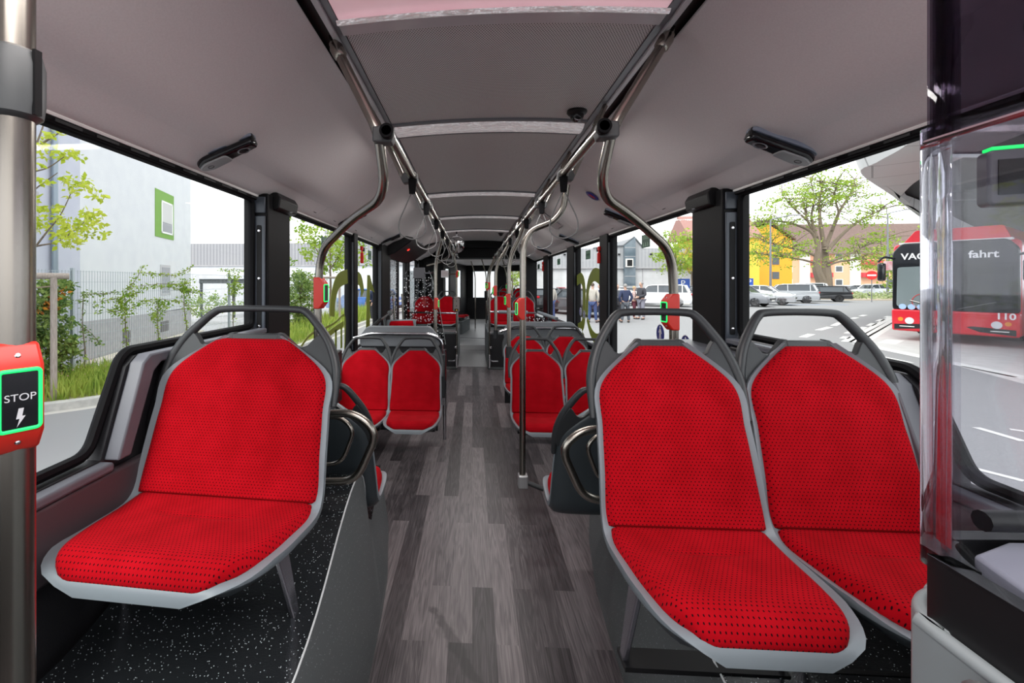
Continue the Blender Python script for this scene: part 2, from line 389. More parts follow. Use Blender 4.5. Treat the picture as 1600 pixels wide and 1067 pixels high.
# pillars
def pillar(n, sx, y0, y1, depth, big=False):
    X = XL if sx < 0 else XR
    a, b = X+sx*.05, X-sx*depth
    zb = 1.1 if big else .8
    r = struct(MB().box(a, b, y0, y1, zb, 1.95).build('trim_%d' % n, M_pillar, bevel=.008))
    if big:
        MB().box(X-sx*.012, X-sx*(depth-.012), y0-.012, y0-.001, zb+.06, 1.83).build('pillar_strip', M_pillarlight, r, bevel=.004)
        MB().prism(rrect(min(X-sx*.03, X-sx*(depth-.03)), max(X-sx*.03, X-sx*(depth-.03)), 1.22, 1.78, .008), y0-.0125, y0-.0155, 'y').build('groove', M_pillar, r)
        MB().box(X-sx*.012, X-sx*(depth-.012), y0-.012, y0-.001, 1.845, 1.93).build('pillar_cap_strip', M_pillarlight, r, bevel=.004)
        m = MB()
        for z in (1.25, 1.50, 1.75):
            m.lathe([(0, .004), (.006, .003), (.008, 0)], 12, TL(X-sx*(depth*.5), y0-.0155, z) @ RX(pi/2))
        m.build('screw', M_chrome, r)
        # black hood joining the pillar to the cove
        hood = [(X-sx*(depth-.02), 1.865), (X-sx*(depth+.032), 1.88), (X-sx*(depth+.042), 1.935), (X-sx*.105, 1.968), (X-sx*.02, 1.965)]
        MB().prism(hood, y0+.06, y0+.31, 'y').build('hood', M_black, r, bevel=.006)
        MB().lathe([(0, 0), (.012, 0), (.012, .004), (0, .004)], 14, TL(X-sx*.115, y0+.22, 1.880) @ RY(0)).build('screw_cap', M_prof, r)
    else:
        MB().box(X-sx*.012, X-sx*(depth-.01), y0-.010, y0-.001, zb+.04, 1.86).build('pillar_strip', mat('blue_black', (.014, .018, .025), .4), r, bevel=.004)
    return r
pillar(1, -1, 2.30, 2.59, .085, True); pillar(2, -1, 4.17, 4.30, .05); pillar(3, -1, 5.37, 5.86, .07)
pillar(4, 1, 2.32, 2.63, .085, True); pillar(5, 1, 4.36, 4.62, .05); pillar(6, 1, 5.79, 6.19, .05); pillar(7, 1, 7.78, 8.21, .05); pillar(8, 1, 10.2, 10.5, .06)
pillar(9, -1, 7.72, 7.94, .05); pillar(10, -1, 9.3, 10.5, .06)

# coves: the slanted ceiling sides, one moulded panel after the other
def cove(sx, y0, y1, n):
    X = XL if sx < 0 else XR
    e = -.535 if sx < 0 else .712
    prof = spline([(X-sx*.020, 1.935), (X-sx*.06, 1.952), (X-sx*.135, 1.998), (X-sx*.165, 2.010), (X-sx*.25, 2.045), (X-sx*.38, 2.145), (X-sx*.52, 2.25), (e, 2.335)], 5)
    m = MB(); th = .02
    rows = [[(p.x, y, p.y) for p in prof] for y in (y0+.0015, y1-.0015)]
    rows = [rows[0], rows[1], [(p.x+sx*.01, y1-.0015, p.y+th) for p in prof], [(p.x+sx*.01, y0+.0015, p.y+th) for p in prof]]
    prof2 = [Vector((p[0], p[1])) if False else p for p in prof]
    m.grid(rows+[rows[0]])
    k = len(prof)
    b = len(m.v)
    o = struct(m.build('ceiling_cove_%d' % n, M_cove, smooth=35))
    return o
ys = [-1.3, .30, 3.10, 4.80, 6.50, 8.10, 9.55]
for i in range(6):
    cove(-1, ys[i], ys[i+1], i+1); cove(1, ys[i], ys[i+1], i+7)
for sx, X in ((-1, XL), (1, XR)):
    struct(MB().tube([(X-sx*.026, -1.3, 1.936), (X-sx*.026, 9.5, 1.936)], .008, 8).build('trim_white_edge_%s' % ('left' if sx < 0 else 'right'), M_trimw))
    struct(MB().box(X+sx*.05, X-sx*.02, -1.3, 10.5, 1.925, 2.40).build('trim_cantrail_%s' % ('left' if sx < 0 else 'right'), M_dark, smooth=0))
# outer roof skin keeps the sky out
struct(MB().box(-1.22, 1.39, -1.3, 10.6, 2.42, 2.46).build('ceiling_roof', M_dark, smooth=0))
# bolts in the coves
m = MB()
for sx, X in ((-1, XL), (1, XR)):
    for y in (1.78, 2.98, 3.42, 4.05, 4.7, 5.3, 6.0, 6.9):
        ang = sx*.55
        Mx = TL(X-sx*.095, y, 1.956) @ RY(-sx*.45) @ RX(pi)
        m.m = 0; m.lathe([(0, .003), (.009, .003), (.012, 0)], 14, Mx); m.m = 1; m.lathe([(0, .0045), (.0045, .004), (.005, .003)], 10, Mx)
struct(m.build('trim_bolts', [M_rubber, M_chrome]))

# centre channel: perforated sheets between light strips, metal edge profiles, black gaps
x0, x1 = -.435, .605
def arch(x): t = (x-(x0+x1)/2)/((x1-x0)/2); return 2.335+.022*(1-t*t)
def sheet(y0, y1, n):
    xs = [x0+(x1-x0)*i/16 for i in range(17)]
    m = MB().grid([[(x, y, arch(x)) for x in xs] for y in (y0, y1)]+[[(x, y, arch(x)+.01) for x in xs] for y in (y1, y0)]+[[(x, y0, arch(x)) for x in xs]])
    struct(m.build('ceiling_sheet_%d' % n, M_perf, smooth=60))
for i, (a, b) in enumerate([(1.495, 2.41), (2.60, 4.30), (4.46, 5.85), (6.00, 7.36), (7.50, 9.40)]): sheet(a, b, i+1)
for sx, e, i in ((-1, -.485, x0), (1, .660, x1)):
    a = struct(MB().prism([(e, 2.325), (e-sx*.022, 2.322), (e-sx*.022, 2.345), (e, 2.345)], -1.3, 9.4, 'y').build('trim_channel_edge', M_prof2, bevel=.003))
    MB().prism([(e-sx*.022, 2.332), (i+sx*.002, 2.33), (i+sx*.002, 2.345), (e-sx*.022, 2.345)], -1.3, 9.4, 'y').build('inner_profile', M_prof, a)
    struct(MB().box(e-.06 if sx < 0 else e, e if sx < 0 else e+.06, -1.3, 9.5, 2.36, 2.38).build('trim_black_gap', M_dark, smooth=0))
# header where the front car ends
struct(MB().box(-1.2, 1.37, 9.40, 9.60, 2.20, 2.42).build('wall_end_header', M_pillar, bevel=.01))

# ceiling lights across the channel
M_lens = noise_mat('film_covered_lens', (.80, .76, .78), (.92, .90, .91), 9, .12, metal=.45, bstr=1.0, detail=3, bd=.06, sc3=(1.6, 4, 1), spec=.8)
M_lenspink = noise_mat('pink_reflection_lens', (.80, .56, .60), (.86, .66, .69), 5, .3, bstr=.1, spec=.6)  # pink reflection put into the lens colour
for m_, c_, e_ in ((M_lens, (1, .93, .95), .07), (M_lenspink, (1, .62, .68), .10)):  # faint glow added to brighten the lenses and film
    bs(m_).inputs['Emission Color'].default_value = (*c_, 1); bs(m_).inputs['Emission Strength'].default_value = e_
LIGHTY = [(2.41, 2.60), (4.30, 4.46), (5.85, 6.00), (7.36, 7.50)]
lab = ['film-wrapped ceiling light strip crossing the perforated ceiling beside the camera dome', 'second film-wrapped ceiling light strip counted from the camera dome',
       'third film-wrapped ceiling light strip counted from the camera dome', 'last film-wrapped ceiling light strip before the round mirror']
for (a, b), lb in zip(LIGHTY, lab):
    t = thing('ceiling_light', lb, 'light', (CX, (a+b)/2, 2.33), 0, 'light strips across the bus ceiling')
    hw = (b-a)/2; xs = [x0+(x1-x0)*i/14 for i in range(15)]
    m = MB()
    for ya in (-hw, hw): m.grid([[(x-CX, ya+q, arch(x)-2.33+dz) for x in xs] for q, dz in ((-.012, .01), (-.012, -.012), (.012, -.012), (.012, .01))])
    m.build('housing', M_prof, t)
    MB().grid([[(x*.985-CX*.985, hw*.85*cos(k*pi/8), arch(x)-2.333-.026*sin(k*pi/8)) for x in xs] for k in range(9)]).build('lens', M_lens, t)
    lamp_area('strip_fill_lamp', (0, 0, -.05), .95, .10, 5, t)  # added lamp, brightens the cabin below an unlit strip
t = thing('ceiling_light', 'wide pink-tinted ceiling light panel at the top edge of the photo', 'light', (CX, .55, 2.33))
xs = [x0+(x1-x0)*i/14 for i in range(15)]
MB().grid([[(x-CX, y, arch(x)-2.33-.02) for x in xs] for y in (.885, .945)]+[[(x-CX, y, arch(x)-2.33) for x in xs] for y in (.945, .885)]+[[(x-CX, .885, arch(x)-2.35) for x in xs]]).build('frame', M_prof2, t)
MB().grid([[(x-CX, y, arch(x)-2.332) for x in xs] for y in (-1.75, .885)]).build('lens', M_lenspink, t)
lamp_area('panel_fill_lamp', (0, -.55, -.05), .95, 1.6, 13, t)  # lamp added under the panel to brighten the interior
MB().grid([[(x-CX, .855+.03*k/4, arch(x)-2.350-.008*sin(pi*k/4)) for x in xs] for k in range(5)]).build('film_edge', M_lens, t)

# speaker / reading light units in the coves
def cove_unit(x, y, z, sx, label, group):
    """long unit across the cove; local x runs down the slope"""
    t = thing('reading_light', label, 'light', (x, y, z), 0, group)
    t.rotation_euler = (0, sx*.40, 0)
    s = sx   # outward direction in local x
    out = fillet2([(-.125, -.03), (-.125, .03), (.10, .042), (.135, .02), (.135, -.02), (.10, -.042)], .02)
    MB().prism([(s*a, b) for a, b in out], .0, .016, 'z').build('base_plate', mat('blue_grey_plate', (.22, .25, .32), .4), t, bevel=.004)
    MB().prism([(s*a*.97, b*.93) for a, b in out], -.034, .0, 'z').build('housing', mat('gloss_black', (.006, .006, .008), .16), t, bevel=.014, seg=3)
    MB().prism([(s*a, b) for a, b in fillet2([(-.0, -.030), (-.0, .030), (.09, .036), (.125, .015), (.125, -.015), (.09, -.036)], .015)], -.038, -.030, 'z').build('cover', mat('satin_grey_cover', (.30, .31, .32), .3), t, bevel=.003)
    MB().lathe([(.018, 0), (.022, -.002), (.026, 0)], 20, TL(-s*.065, 0, -.034)).build('lens_ring', M_prof, t)
    MB().tube([(s*.085+.011*cos(k*pi/8), .011*sin(k*pi/8), -.0385) for k in range(16)], .0012, 6, closed=True).build('power_mark', M_dark, t)
    MB().prism([(-s*.125, -.02), (-s*.125, .0), (-s*.115, .035), (-s*.10, .035), (-s*.10, -.02)][::1], -.02, .016, 'z').build('end_clip', M_black, t, bevel=.004)
    return t
cu = cove_unit(-.985, 1.74, 2.012, -1, 'black reading light on the left cove above the front window', 'reading lights in the coves')
cu2 = cove_unit(1.155, 1.76, 2.0, 1, 'black reading light on the right cove above the big tree', 'reading lights in the coves')
for y, lb in ((3.62, 'black reading light on the left cove half hidden by the arched pole'), (5.35, 'black reading light on the left cove just before the door hood'), (8.3, 'small black reading light on the left cove just past the door hood')):
    dup(cu, (-.985, y, 2.012), label=lb).rotation_euler = cu.rotation_euler
for y, lb in ((3.6, 'black reading light beside the blue badge on the right cove'), (5.45, 'black reading light on the right cove, first beyond the blue badge'), (7.3, 'black reading light on the right cove, second beyond the blue badge')):
    dup(cu2, (1.155, y, 2.0), label=lb).rotation_euler = cu2.rotation_euler
# badge and notices on the coves
o = MB().lathe([(0, .002), (.055, .002), (.058, 0)], 28).build('round_badge', mat('badge_blue', (.03, .03, .25), .3)); o.location = (.93, 3.55, 2.150); o.rotation_euler = (pi, .62, 0)
tag(o, 'small blue and red round sticker on the right cove', 'sticker')
MB().prism([(-.03, -.012), (.03, -.012), (.02, .012), (-.02, .012)], .002, .004, 'z').build('red_mark', mat('badge_red', (.6, .02, .03), .3), o)
m = MB().box(-.16, .16, -.17, .17, 0, .002)
o = m.build('clear_notice', mat('pale_notice', (.52, .49, .50), .25)); o.location = (.86, 5.2, 2.200); o.rotation_euler = (pi, .64, 0)
tag(o, 'pale plastic notice sheet stuck to the right cove', 'notice')
m = MB()
for k in range(3): m.box(-.09, .09, -.10+k*.07, -.07+k*.07, .0022, .003)
m.build('print', mat('notice_print', (.5, .32, .33), .4), o)
o = MB().box(-.07, .07, -.03, .03, 0, .002).build('blue_notice', mat('notice_teal', (.03, .12, .14), .4)); o.location = (-.86, 7.2, 2.075); o.rotation_euler = (pi, -.59, 0)
tag(o, 'small dark teal notice on the left cove past the door hood', 'notice')
# ceiling camera dome
def dome(loc, label):
    t = thing('dome_camera', label, 'camera', loc)
    MB().lathe([(0, .0), (.048, .0), (.050, -.012), (.042, -.022), (.03, -.026)], 28).build('base', M_black, t)
    MB().lathe([(.034, -.02), (.034, -.034), (.026, -.05), (.012, -.058), (0, -.06)], 24).build('dome', mat('gloss_black', (.006, .006, .008), .16), t)
    MB().lathe([(.012, 0), (.016, .004), (.020, 0)], 18, TL(0, -.024, -.048) @ RX(radians(55))).build('lens_ring', M_chrome, t)
dome((.525, 2.29, 2.345), 'black dome camera on the ceiling in front of the first light strip')
dome((.50, 7.9, 2.345), 'small black dome camera on the ceiling near the round mirror')

# wheel boxes under the front seats
def wheelbox(name, sx, label):
    def mx(x): return 2*CX-x if sx > 0 else x
    ya = [.62, .9, 1.1, 1.18, 1.26, 1.34, 1.42, 1.50, 1.58, 1.66, 1.73, 1.79, 1.84, 1.88, 1.915, 1.94, 1.955, 2.2, 2.6, 2.95]
    top = [.49, .49, .495, .507, .528, .56, .598, .636, .668, .692, .703, .700, .682, .65, .60, .53, .44, .30, .26, .26]
    xt = [-.435, -.437, -.442, -.444, -.446, -.448, -.450, -.452, -.454, -.456, -.458, -.460, -.462, -.464, -.466, -.468, -.47, -.50, -.56, -.61]
    xb = [-.37, -.372, -.376, -.377, -.378, -.379, -.380, -.382, -.383, -.385, -.388, -.391, -.393, -.395, -.397, -.399, -.40, -.42, -.49, -.585]
    xo = -1.07
    m = MB(); rows = []
    for y, z, a, b in zip(ya, top, xt, xb): rows.append([(mx(b), y, 0), (mx(b), y, .06), (mx(a), y, z), ])
    m.m = 1; m.grid(rows if sx < 0 else [r[::-1] for r in rows])
    rows2 = [[(mx(a), y, z), (mx(xo), y, z)] for y, z, a in zip(ya, top, xt)]
    m.m = 0; m.grid(rows2 if sx < 0 else [r[::-1] for r in rows2])
    m.m = 0
    y = ya[0]; m.add([(mx(xb[0]), y, 0), (mx(xb[0]), y, .06), (mx(xt[0]), y, .5), (mx(xo), y, .5), (mx(xo), y, 0)], [(0, 1, 2, 3, 4)])
    y = ya[-1]; m.add([(mx(xb[-1]), y, 0), (mx(xb[-1]), y, .06), (mx(xt[-1]), y, top[-1]), (mx(xo), y, top[-1]), (mx(xo), y, 0)], [(4, 3, 2, 1, 0)])
    o = m.build(name, [M_speckT, M_speckS], smooth=30); o['kind'] = 'thing'
    tag(o, label, 'wheel box')
    MB().tube([(mx(a), y, z) for y, z, a in zip(ya[:16], top, xt)], .003, 6).build('edge_seam', mat('pale_seam', (.6, .62, .63), .4), o)
    MB().tube([(mx(b-.004), y, .004) for y, b in zip(ya[:9], xb)], .005, 6).build('floor_strip', M_prof2, o)
    return o
wheelbox('wheel_box', -1, 'dark speckled wheel-arch box under the extra wide front seat')
wheelbox('wheel_box', 1, 'dark speckled wheel-arch box under the front pair of seats')
# ---------------------------------------------------------------- seats
def fabric():
    m = mat('red_seat_fabric', (.34, .0018, .006), .9, spec=.06)
    bs(m).inputs['Sheen Weight'].default_value = .06; bs(m).inputs['Sheen Roughness'].default_value = .4; bs(m).inputs['Sheen Tint'].default_value = (1, .25, .25, 1)
    v = coord(m, 'UV', (1/.0115, 1/.0115, 1)); s = nd(m, 'ShaderNodeSeparateXYZ'); ln(m, v, s.inputs[0])
    def M(op, a, b=None):
        n = nd(m, 'ShaderNodeMath', _operation=op)
        for i, q in enumerate((a, b)):
            if q is None: continue
            if isinstance(q, (int, float)): n.inputs[i].default_value = q
            else: ln(m, q, n.inputs[i])
        return n.outputs[0]
    row = M('FLOOR', M('ADD', M('MULTIPLY', s.outputs[1], 1.25), 200)); off = M('MULTIPLY', M('MODULO', row, 2), .5)
    fx = M('SUBTRACT', M('FRACT', M('ADD', M('ADD', s.outputs[0], 200), off)), .5)
    fy = M('MULTIPLY', M('SUBTRACT', M('FRACT', M('ADD', M('MULTIPLY', s.outputs[1], 1.25), 200)), .5), .8)
    d = M('SQRT', M('ADD', M('MULTIPLY', fx, fx), M('MULTIPLY', fy, fy))); h = M('LESS_THAN', d, .155)
    n = nd(m, 'ShaderNodeTexNoise', Scale=9, Detail=3); ln(m, coord(m), n.inputs['Vector'])
    base = ramp(m, n.outputs['Fac'], [(.3, (.30, .0014, .005)), (.7, (.40, .0028, .009))])
    mx = nd(m, 'ShaderNodeMix', _data_type='RGBA'); ln(m, h, mx.inputs['Factor']); ln(m, base, mx.inputs['A']); mx.inputs['B'].default_value = (.018, .002, .004, 1)
    ln(m, mx.outputs['Result'], bs(m).inputs['Base Color'])
    inv = M('SUBTRACT', 1.0, h); bump(m, inv, .5, .0015); return m
M_fab = fabric()

def resample(path, hw, n):
    """smooth profile points and half-widths along it"""
    P3 = [Vector((y, z, w_)) for (y, z), w_ in zip(path, hw)]
    L = [0]
    for a, b in zip(P3, P3[1:]): L.append(L[-1]+hypot(b.x-a.x, b.y-a.y))
    S = spline(P3, 10); LS = [0]
    for a, b in zip(S, S[1:]): LS.append(LS[-1]+hypot(b.x-a.x, b.y-a.y))
    o = []; k = 0
    for i in range(n+1):
        t = LS[-1]*i/n
        while k < len(S)-2 and LS[k+1] < t: k += 1
        q = (t-LS[k])/max(1e-9, LS[k+1]-LS[k]); p = S[k].lerp(S[k+1], min(1, q)); o.append((p.x, p.y, p.z, t))
    return o, LS[-1]
def pad(path, hw, T, wx=1, n=34, nu=24, edge=.05, groove=None, base=0, e0=None, e1=None):
    pts, L = resample(path, hw, n); m = MB(); top = []; uv = []; bot = []
    for i, (y, z, w_, t) in enumerate(pts):
        a = pts[max(0, i-1)]; b = pts[min(n, i+1)]; ty, tz = b[0]-a[0], b[1]-a[1]; l = hypot(ty, tz); ny, nz = -tz/l, ty/l
        e = min(1, t/(e0 or edge), (L-t)/(e1 or edge)); es = sqrt(max(0, 1-(1-e)**2)); r = []; ru = []; rb = []
        for j in range(nu+1):
            u = -1+2*j/nu; u = sin(u*pi/2)*.35+u*.65
            x = u*w_*wx; dedge = (1-abs(u))*w_*wx; fe = min(1, dedge/edge); f = sqrt(max(0, 1-(1-fe)**2))
            hgt = base+T*f*es
            if groove:
                gt, gw, gu, gd, curve = groove; c_ = gt+curve*(u/gu)**2
                if abs(u) < gu: hgt -= gd*math.exp(-((t-c_)/gw)**2)*min(1, (gu-abs(u))*6)
            r.append((x, y+ny*hgt, z+nz*hgt)); ru.append((x+3, t+1)); rb.append((x, y+ny*(base-.006), z+nz*(base-.006)))
        top.append(r); uv.append(ru); bot.append(rb)
    m.grid(top, uvs=uv)
    b0 = len(m.v); m.grid([r[::-1] for r in bot])
    W = nu+1
    def bi(i, j): return b0+i*W+(nu-j)
    for i in range(n):
        for j in (0, nu):
            q = (i*W+j, (i+1)*W+j, bi(i+1, j), bi(i, j)); m.f.append(q if j == 0 else q[::-1]); m.mi.append(0)
    for i in (0, n):
        for j in range(nu):
            q = (i*W+j, i*W+j+1, bi(i, j+1), bi(i, j)); m.f.append(q[::-1] if i == 0 else q); m.mi.append(0)
    return m
def make_seat(label, group, wx=1.0, legs=True, arm=False):
    t = thing('bus_seat', label, 'seat', (0, 0, 0), 0, group)
    # shell: one moulded sheet from front lip to top
    sp = [(-.402, -.058), (-.399, -.032), (-.382, -.014), (-.33, -.011), (-.25, -.014), (-.16, -.017), (-.04, -.016), (.016, .03), (.052, .15), (.094, .28), (.142, .41), (.186, .535)]
    sw = [.105, .150, .186, .217, .234, .240, .243, .242, .238, .233, .222, .082]
    pts, L = resample(sp, sw, 44); m = MB(); nu = 22; top = []; bot = []
    for i, (y, z, w_, tt) in enumerate(pts):
        a = pts[max(0, i-1)]; b = pts[min(44, i+1)]; ty, tz = b[0]-a[0], b[1]-a[1]; l = hypot(ty, tz); ny, nz = -tz/l, ty/l; r = []; rb = []
        for j in range(nu+1):
            u = -1+2*j/nu; au = abs(u)
            lip = (.022*max(0, (au-.82)/.18)**1.5 if au < .985 else .016)*min(1, max(0, tt-.06)/.10)
            r.append((u*w_*wx, y+ny*lip, z+nz*lip)); k_ = .030+.018*(1-tt/L); d = -k_*sqrt(max(0, 1-au**6))*.85-.006
            rb.append((u*w_*wx*.995, y+ny*d, z+nz*d))
        top.append(r); bot.append(rb)
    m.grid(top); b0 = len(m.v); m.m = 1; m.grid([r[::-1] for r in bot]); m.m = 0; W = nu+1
    def bi(i, j): return b0+i*W+(nu-j)
    for i in range(44):
        for j in (0, nu):
            q = (i*W+j, (i+1)*W+j, bi(i+1, j), bi(i, j)); m.f.append(q if j == 0 else q[::-1]); m.mi.append(0)
    for i in (0, 44):
        for j in range(nu):
            q = (i*W+j, i*W+j+1, bi(i, j+1), bi(i, j)); m.f.append(q[::-1] if i == 0 else q); m.mi.append(0)
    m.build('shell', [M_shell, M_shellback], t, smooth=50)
    pan = [(-.376, -.046), (-.369, -.018), (-.338, .003), (-.25, -.001), (-.1, -.010), (.004, -.006)]
    pad(pan, [.130, .160, .186, .207, .223, .229], .032, wx, 34, 26, .035, (.275, .008, .55, .006, .02), -.006, e1=.012).build('seat_cushion', M_fab, t, smooth=60)
    bk = [(.002, .006), (.020, .06), (.050, .15), (.091, .28), (.138, .41), (.180, .530)]
    pad(bk, [.231, .231, .228, .222, .209, .070*(1.35 if wx > 1.2 else 1)], .030, wx, 38, 26, .032, (.085, .007, .8, .005, -.02), -.004, e0=.012).build('backrest_cushion', M_fab, t, smooth=60)
    # grab handle: loop over the backrest with webbed shoulders
    def q(x, z, d=0): return (x*wx, .142+(z-.41)*.355+d, z)
    half = [(.240, .30), (.238, .38), (.232, .44), (.207, .515), (.168, .580), (.135, .622), (.105, .635)]
    path = [q(x, z, .004) for x, z in half]+[q(0, .638, .004)]+[q(-x, z, .004) for x, z in half[::-1]]
    sm = spline(path, 4); rr = []
    for i in range(len(sm)):
        k = min(i, len(sm)-1-i)/(len(sm)/2); rr.append(.0125+.005*(1-abs(k-.35)/.65) if k > .12 else .010+.04*k)
    h = MB().tube(sm, [min(.0175, x) for x in rr], 10)
    for s in (1, -1):
        web = [(.236, .365), (.232, .42), (.222, .47), (.200, .520), (.182, .548), (.168, .534), (.150, .506), (.134, .498), (.118, .503), (.096, .526), (.075, .546), (.060, .549), (.060, .522), (.20, .40), (.222, .34)]
        web = [(s*x, z) for x, z in web]
        a = [q(x, z, -.004) for x, z in web]; b = [q(x, z, .022) for x, z in web]; n = len(web)
        fs = [tuple(range(n)), tuple(range(2*n-1, n-1, -1))]+[(i, n+i, n+(i+1) % n, (i+1) % n) for i in range(n)]
        if s < 0: fs = [f[::-1] for f in fs]
        h.add(a+b, fs)
    w2 = [(.065, .545), (-.065, .545), (-.065, .525), (.065, .525)]
    h.add([q(x, z, -.006) for x, z in w2]+[q(x, z, .022) for x, z in w2], [(3, 2, 1, 0), (4, 5, 6, 7), (0, 1, 5, 4), (1, 2, 6, 5), (2, 3, 7, 6), (3, 0, 4, 7)])
    h.build('grab_handle', M_handle, t, smooth=50, bevel=.003)
    if legs:
        for s in (-1, 1):
            MB().prism(fillet2([(-.20, -.055), (-.14, -.055), (-.06, -.32), (-.09, -.32)], .01), s*.205*wx-.008, s*.205*wx+.008).build('mounting_leg', mat('bracket_steel', (.35, .35, .40), .25, .9), t, bevel=.004)
        MB().box(-.215*wx, .215*wx, -.12, -.05, -.318, -.305).build('mounting_foot', M_black, t)
    else:
        MB().box(-.2*wx, .2*wx, -.22, -.14, -.095, -.06).build('support_beam', M_black, t)
    return t
S = .93
g = 'red seats in the front row facing the camera'
wide = make_seat('extra wide red seat at the front, across the aisle from the pair', g, 1.42)
wide.location = (-.775, 1.36, .792); wide.scale = (S,)*3; wide.rotation_euler = (0, 0, radians(-4))
seatA = make_seat('front red seat of the pair, on the aisle, over the speckled box', g)
seatA.location = (.585, 1.268, .792); seatA.scale = (S,)*3
dup(seatA, (1.035, 1.285, .792), label='front red seat of the pair, at the window behind the clear screen')
g2 = 'red seats on beams in the middle of the bus'; S2 = .885
seatB = make_seat('red seat beside the aisle, in the left pair behind the wide seat', g2, legs=False)
seatB.scale = (S2,)*3; seatB.location = (-.455, 3.52, .45)
dup(seatB, (-.873, 3.52, .45), label='red window seat in the left pair, half hidden by the wide seat')
dup(seatB, (.51, 3.52, .45), label='red aisle seat of the right middle pair, behind the pole with the floor foot')
dup(seatB, (.94, 3.52, .45), label='red window seat of the right middle pair, half hidden by the front aisle seat')
dup(seatB, (.53, 4.55, .45), label='red aisle seat in the second right row, its back behind the pole')
dup(seatB, (.965, 4.55, .45), label='red window seat in the second right row beneath the olive window graphic')
# rear facing seats, backs to the front row
dup(seatB, (-.64, 2.02, .49), pi, 'rear-facing red seat seen from its grey back, behind the wide seat')
dup(seatB, (.555, 2.02, .49), pi, 'rear-facing red seat seen from its grey back, behind the front pair')
g3 = 'red seats on the raised platforms beside the mirror'
for x, lb in ((-.905, 'red platform seat behind the white-dotted screen, at the window'), (-.475, 'red platform seat left of the aisle ramp, behind the pole with red button'),
              (.515, 'red platform seat right of the aisle ramp'), (.965, 'red platform seat at the right window, partly behind dotted screen')):
    dup(seatB, (x, 8.45, .74), label=lb, group=g3)
# narrow tip-up seats at the windows beyond the middle rows
def tipup(loc, rot, label):
    t = thing('folding_seat', label, 'seat', loc, rot, 'folded red seats at the windows')
    pad([(0, 0), (.005, .1), (.012, .34)], [.17, .185, .15], .035, 1, 14, 12, .04).build('cushion', M_fab, t, smooth=60)
    MB().box(-.19, .19, .004, .035, -.02, .35).build('shell', M_shell, t, bevel=.015)
    MB().tube([(-.12, .02, 0), (-.12, .02, -.45)], .012, 8).build('post', M_black, t)
tipup((XR-.13, 6.1, .62), -pi/2, 'folded red seat on the right window side, nearer of two')
tipup((XR-.13, 6.6, .62), -pi/2, 'folded red seat on the right window side, farther of two')
tipup((XL+.27, 5.6, .66), radians(20), 'folded red seat on the left by the door post')
# ---------------------------------------------------------------- poles and rails
R1 = .0185
def button_box(parent_loc, label, face=-pi/2, group='red stop buttons on the poles', small=False):
    """red stop-button housing clipped round a pole; its lit face looks along local -y"""
    t = thing('stop_button', label, 'button', parent_loc, face, group)
    prof = [(-.085, .012), (-.085, -.022), (-.052, -.048), (.052, -.048), (.085, -.022), (.085, .012)]    # z, y
    MB().prism([(y, z) for z, y in prof], -.030, .030, 'x').build('housing', M_redbox, t, bevel=.006, seg=3)
    MB().tube([(x, -.0485, z) for x, z in rrect(-.0235, .0235, -.045, .045, .005)], .0032, 8, closed=True).build('lit_edge', M_green, t, label='green lit edge')
    MB().prism(rrect(-.022, .022, -.043, .043, .004), -.0475, -.050, 'y').build('button_face', mat('gloss_black', (.006, .006, .008), .16), t, label='glossy black button face')
    m = MB()
    for z in (.067, -.067): m.lathe([(0, .002), (.003, .0016), (.0042, 0)], 10, TL(0, -.037 if z > 0 else -.037, z) @ RX(pi/2 + (-.65 if z > 0 else .65)))
    m.build('screw', M_chrome, t)
    return t
# front left pole with STOP button
t = thing("grab_pole", "thick brushed steel pole standing at the front left edge of the photo", "pole", (-.496, .455, 0))
MB().tube([(0, 0, 0), (0, 0, 2.33)], .0185, 20).build('tube', M_steel, t)
MB().lathe([(.0185, 1.655), (.025, 1.66), (.027, 1.675), (.027, 1.715), (.024, 1.728), (.0185, 1.732)], 24).build('clamp', M_cast, t)
MB().lathe([(.034, .0), (.034, .02), (.019, .03)], 20).build('foot_flange', M_cast, t)
MB().box(.0255, .029, -.004, .004, 1.66, 1.73).build('clamp_seam', M_black, t)
sb = button_box((-.496, .452, 1.358), 'big red stop button box with glowing green edge on the front left pole', radians(60)); sb.scale = (.68,)*3
text_mesh('stop_text', 'STOP', .0155, mat('button_print_glint', (.55, .55, .58), .4), sb, TL(0, -.0503, .004) @ RX(pi/2), .0003)
m = MB().prism([(-.002, -.012), (.004, -.012), (.002, -.024), (.006, -.024), (-.004, -.04), (-.001, -.028), (-.005, -.028)], -.0502, -.0506, 'y')  # lightning-shaped reflection on the button face, modelled as a pale mark
m.build('stop_reflection', mat('button_print_glint', (.55, .55, .58), .4), sb)

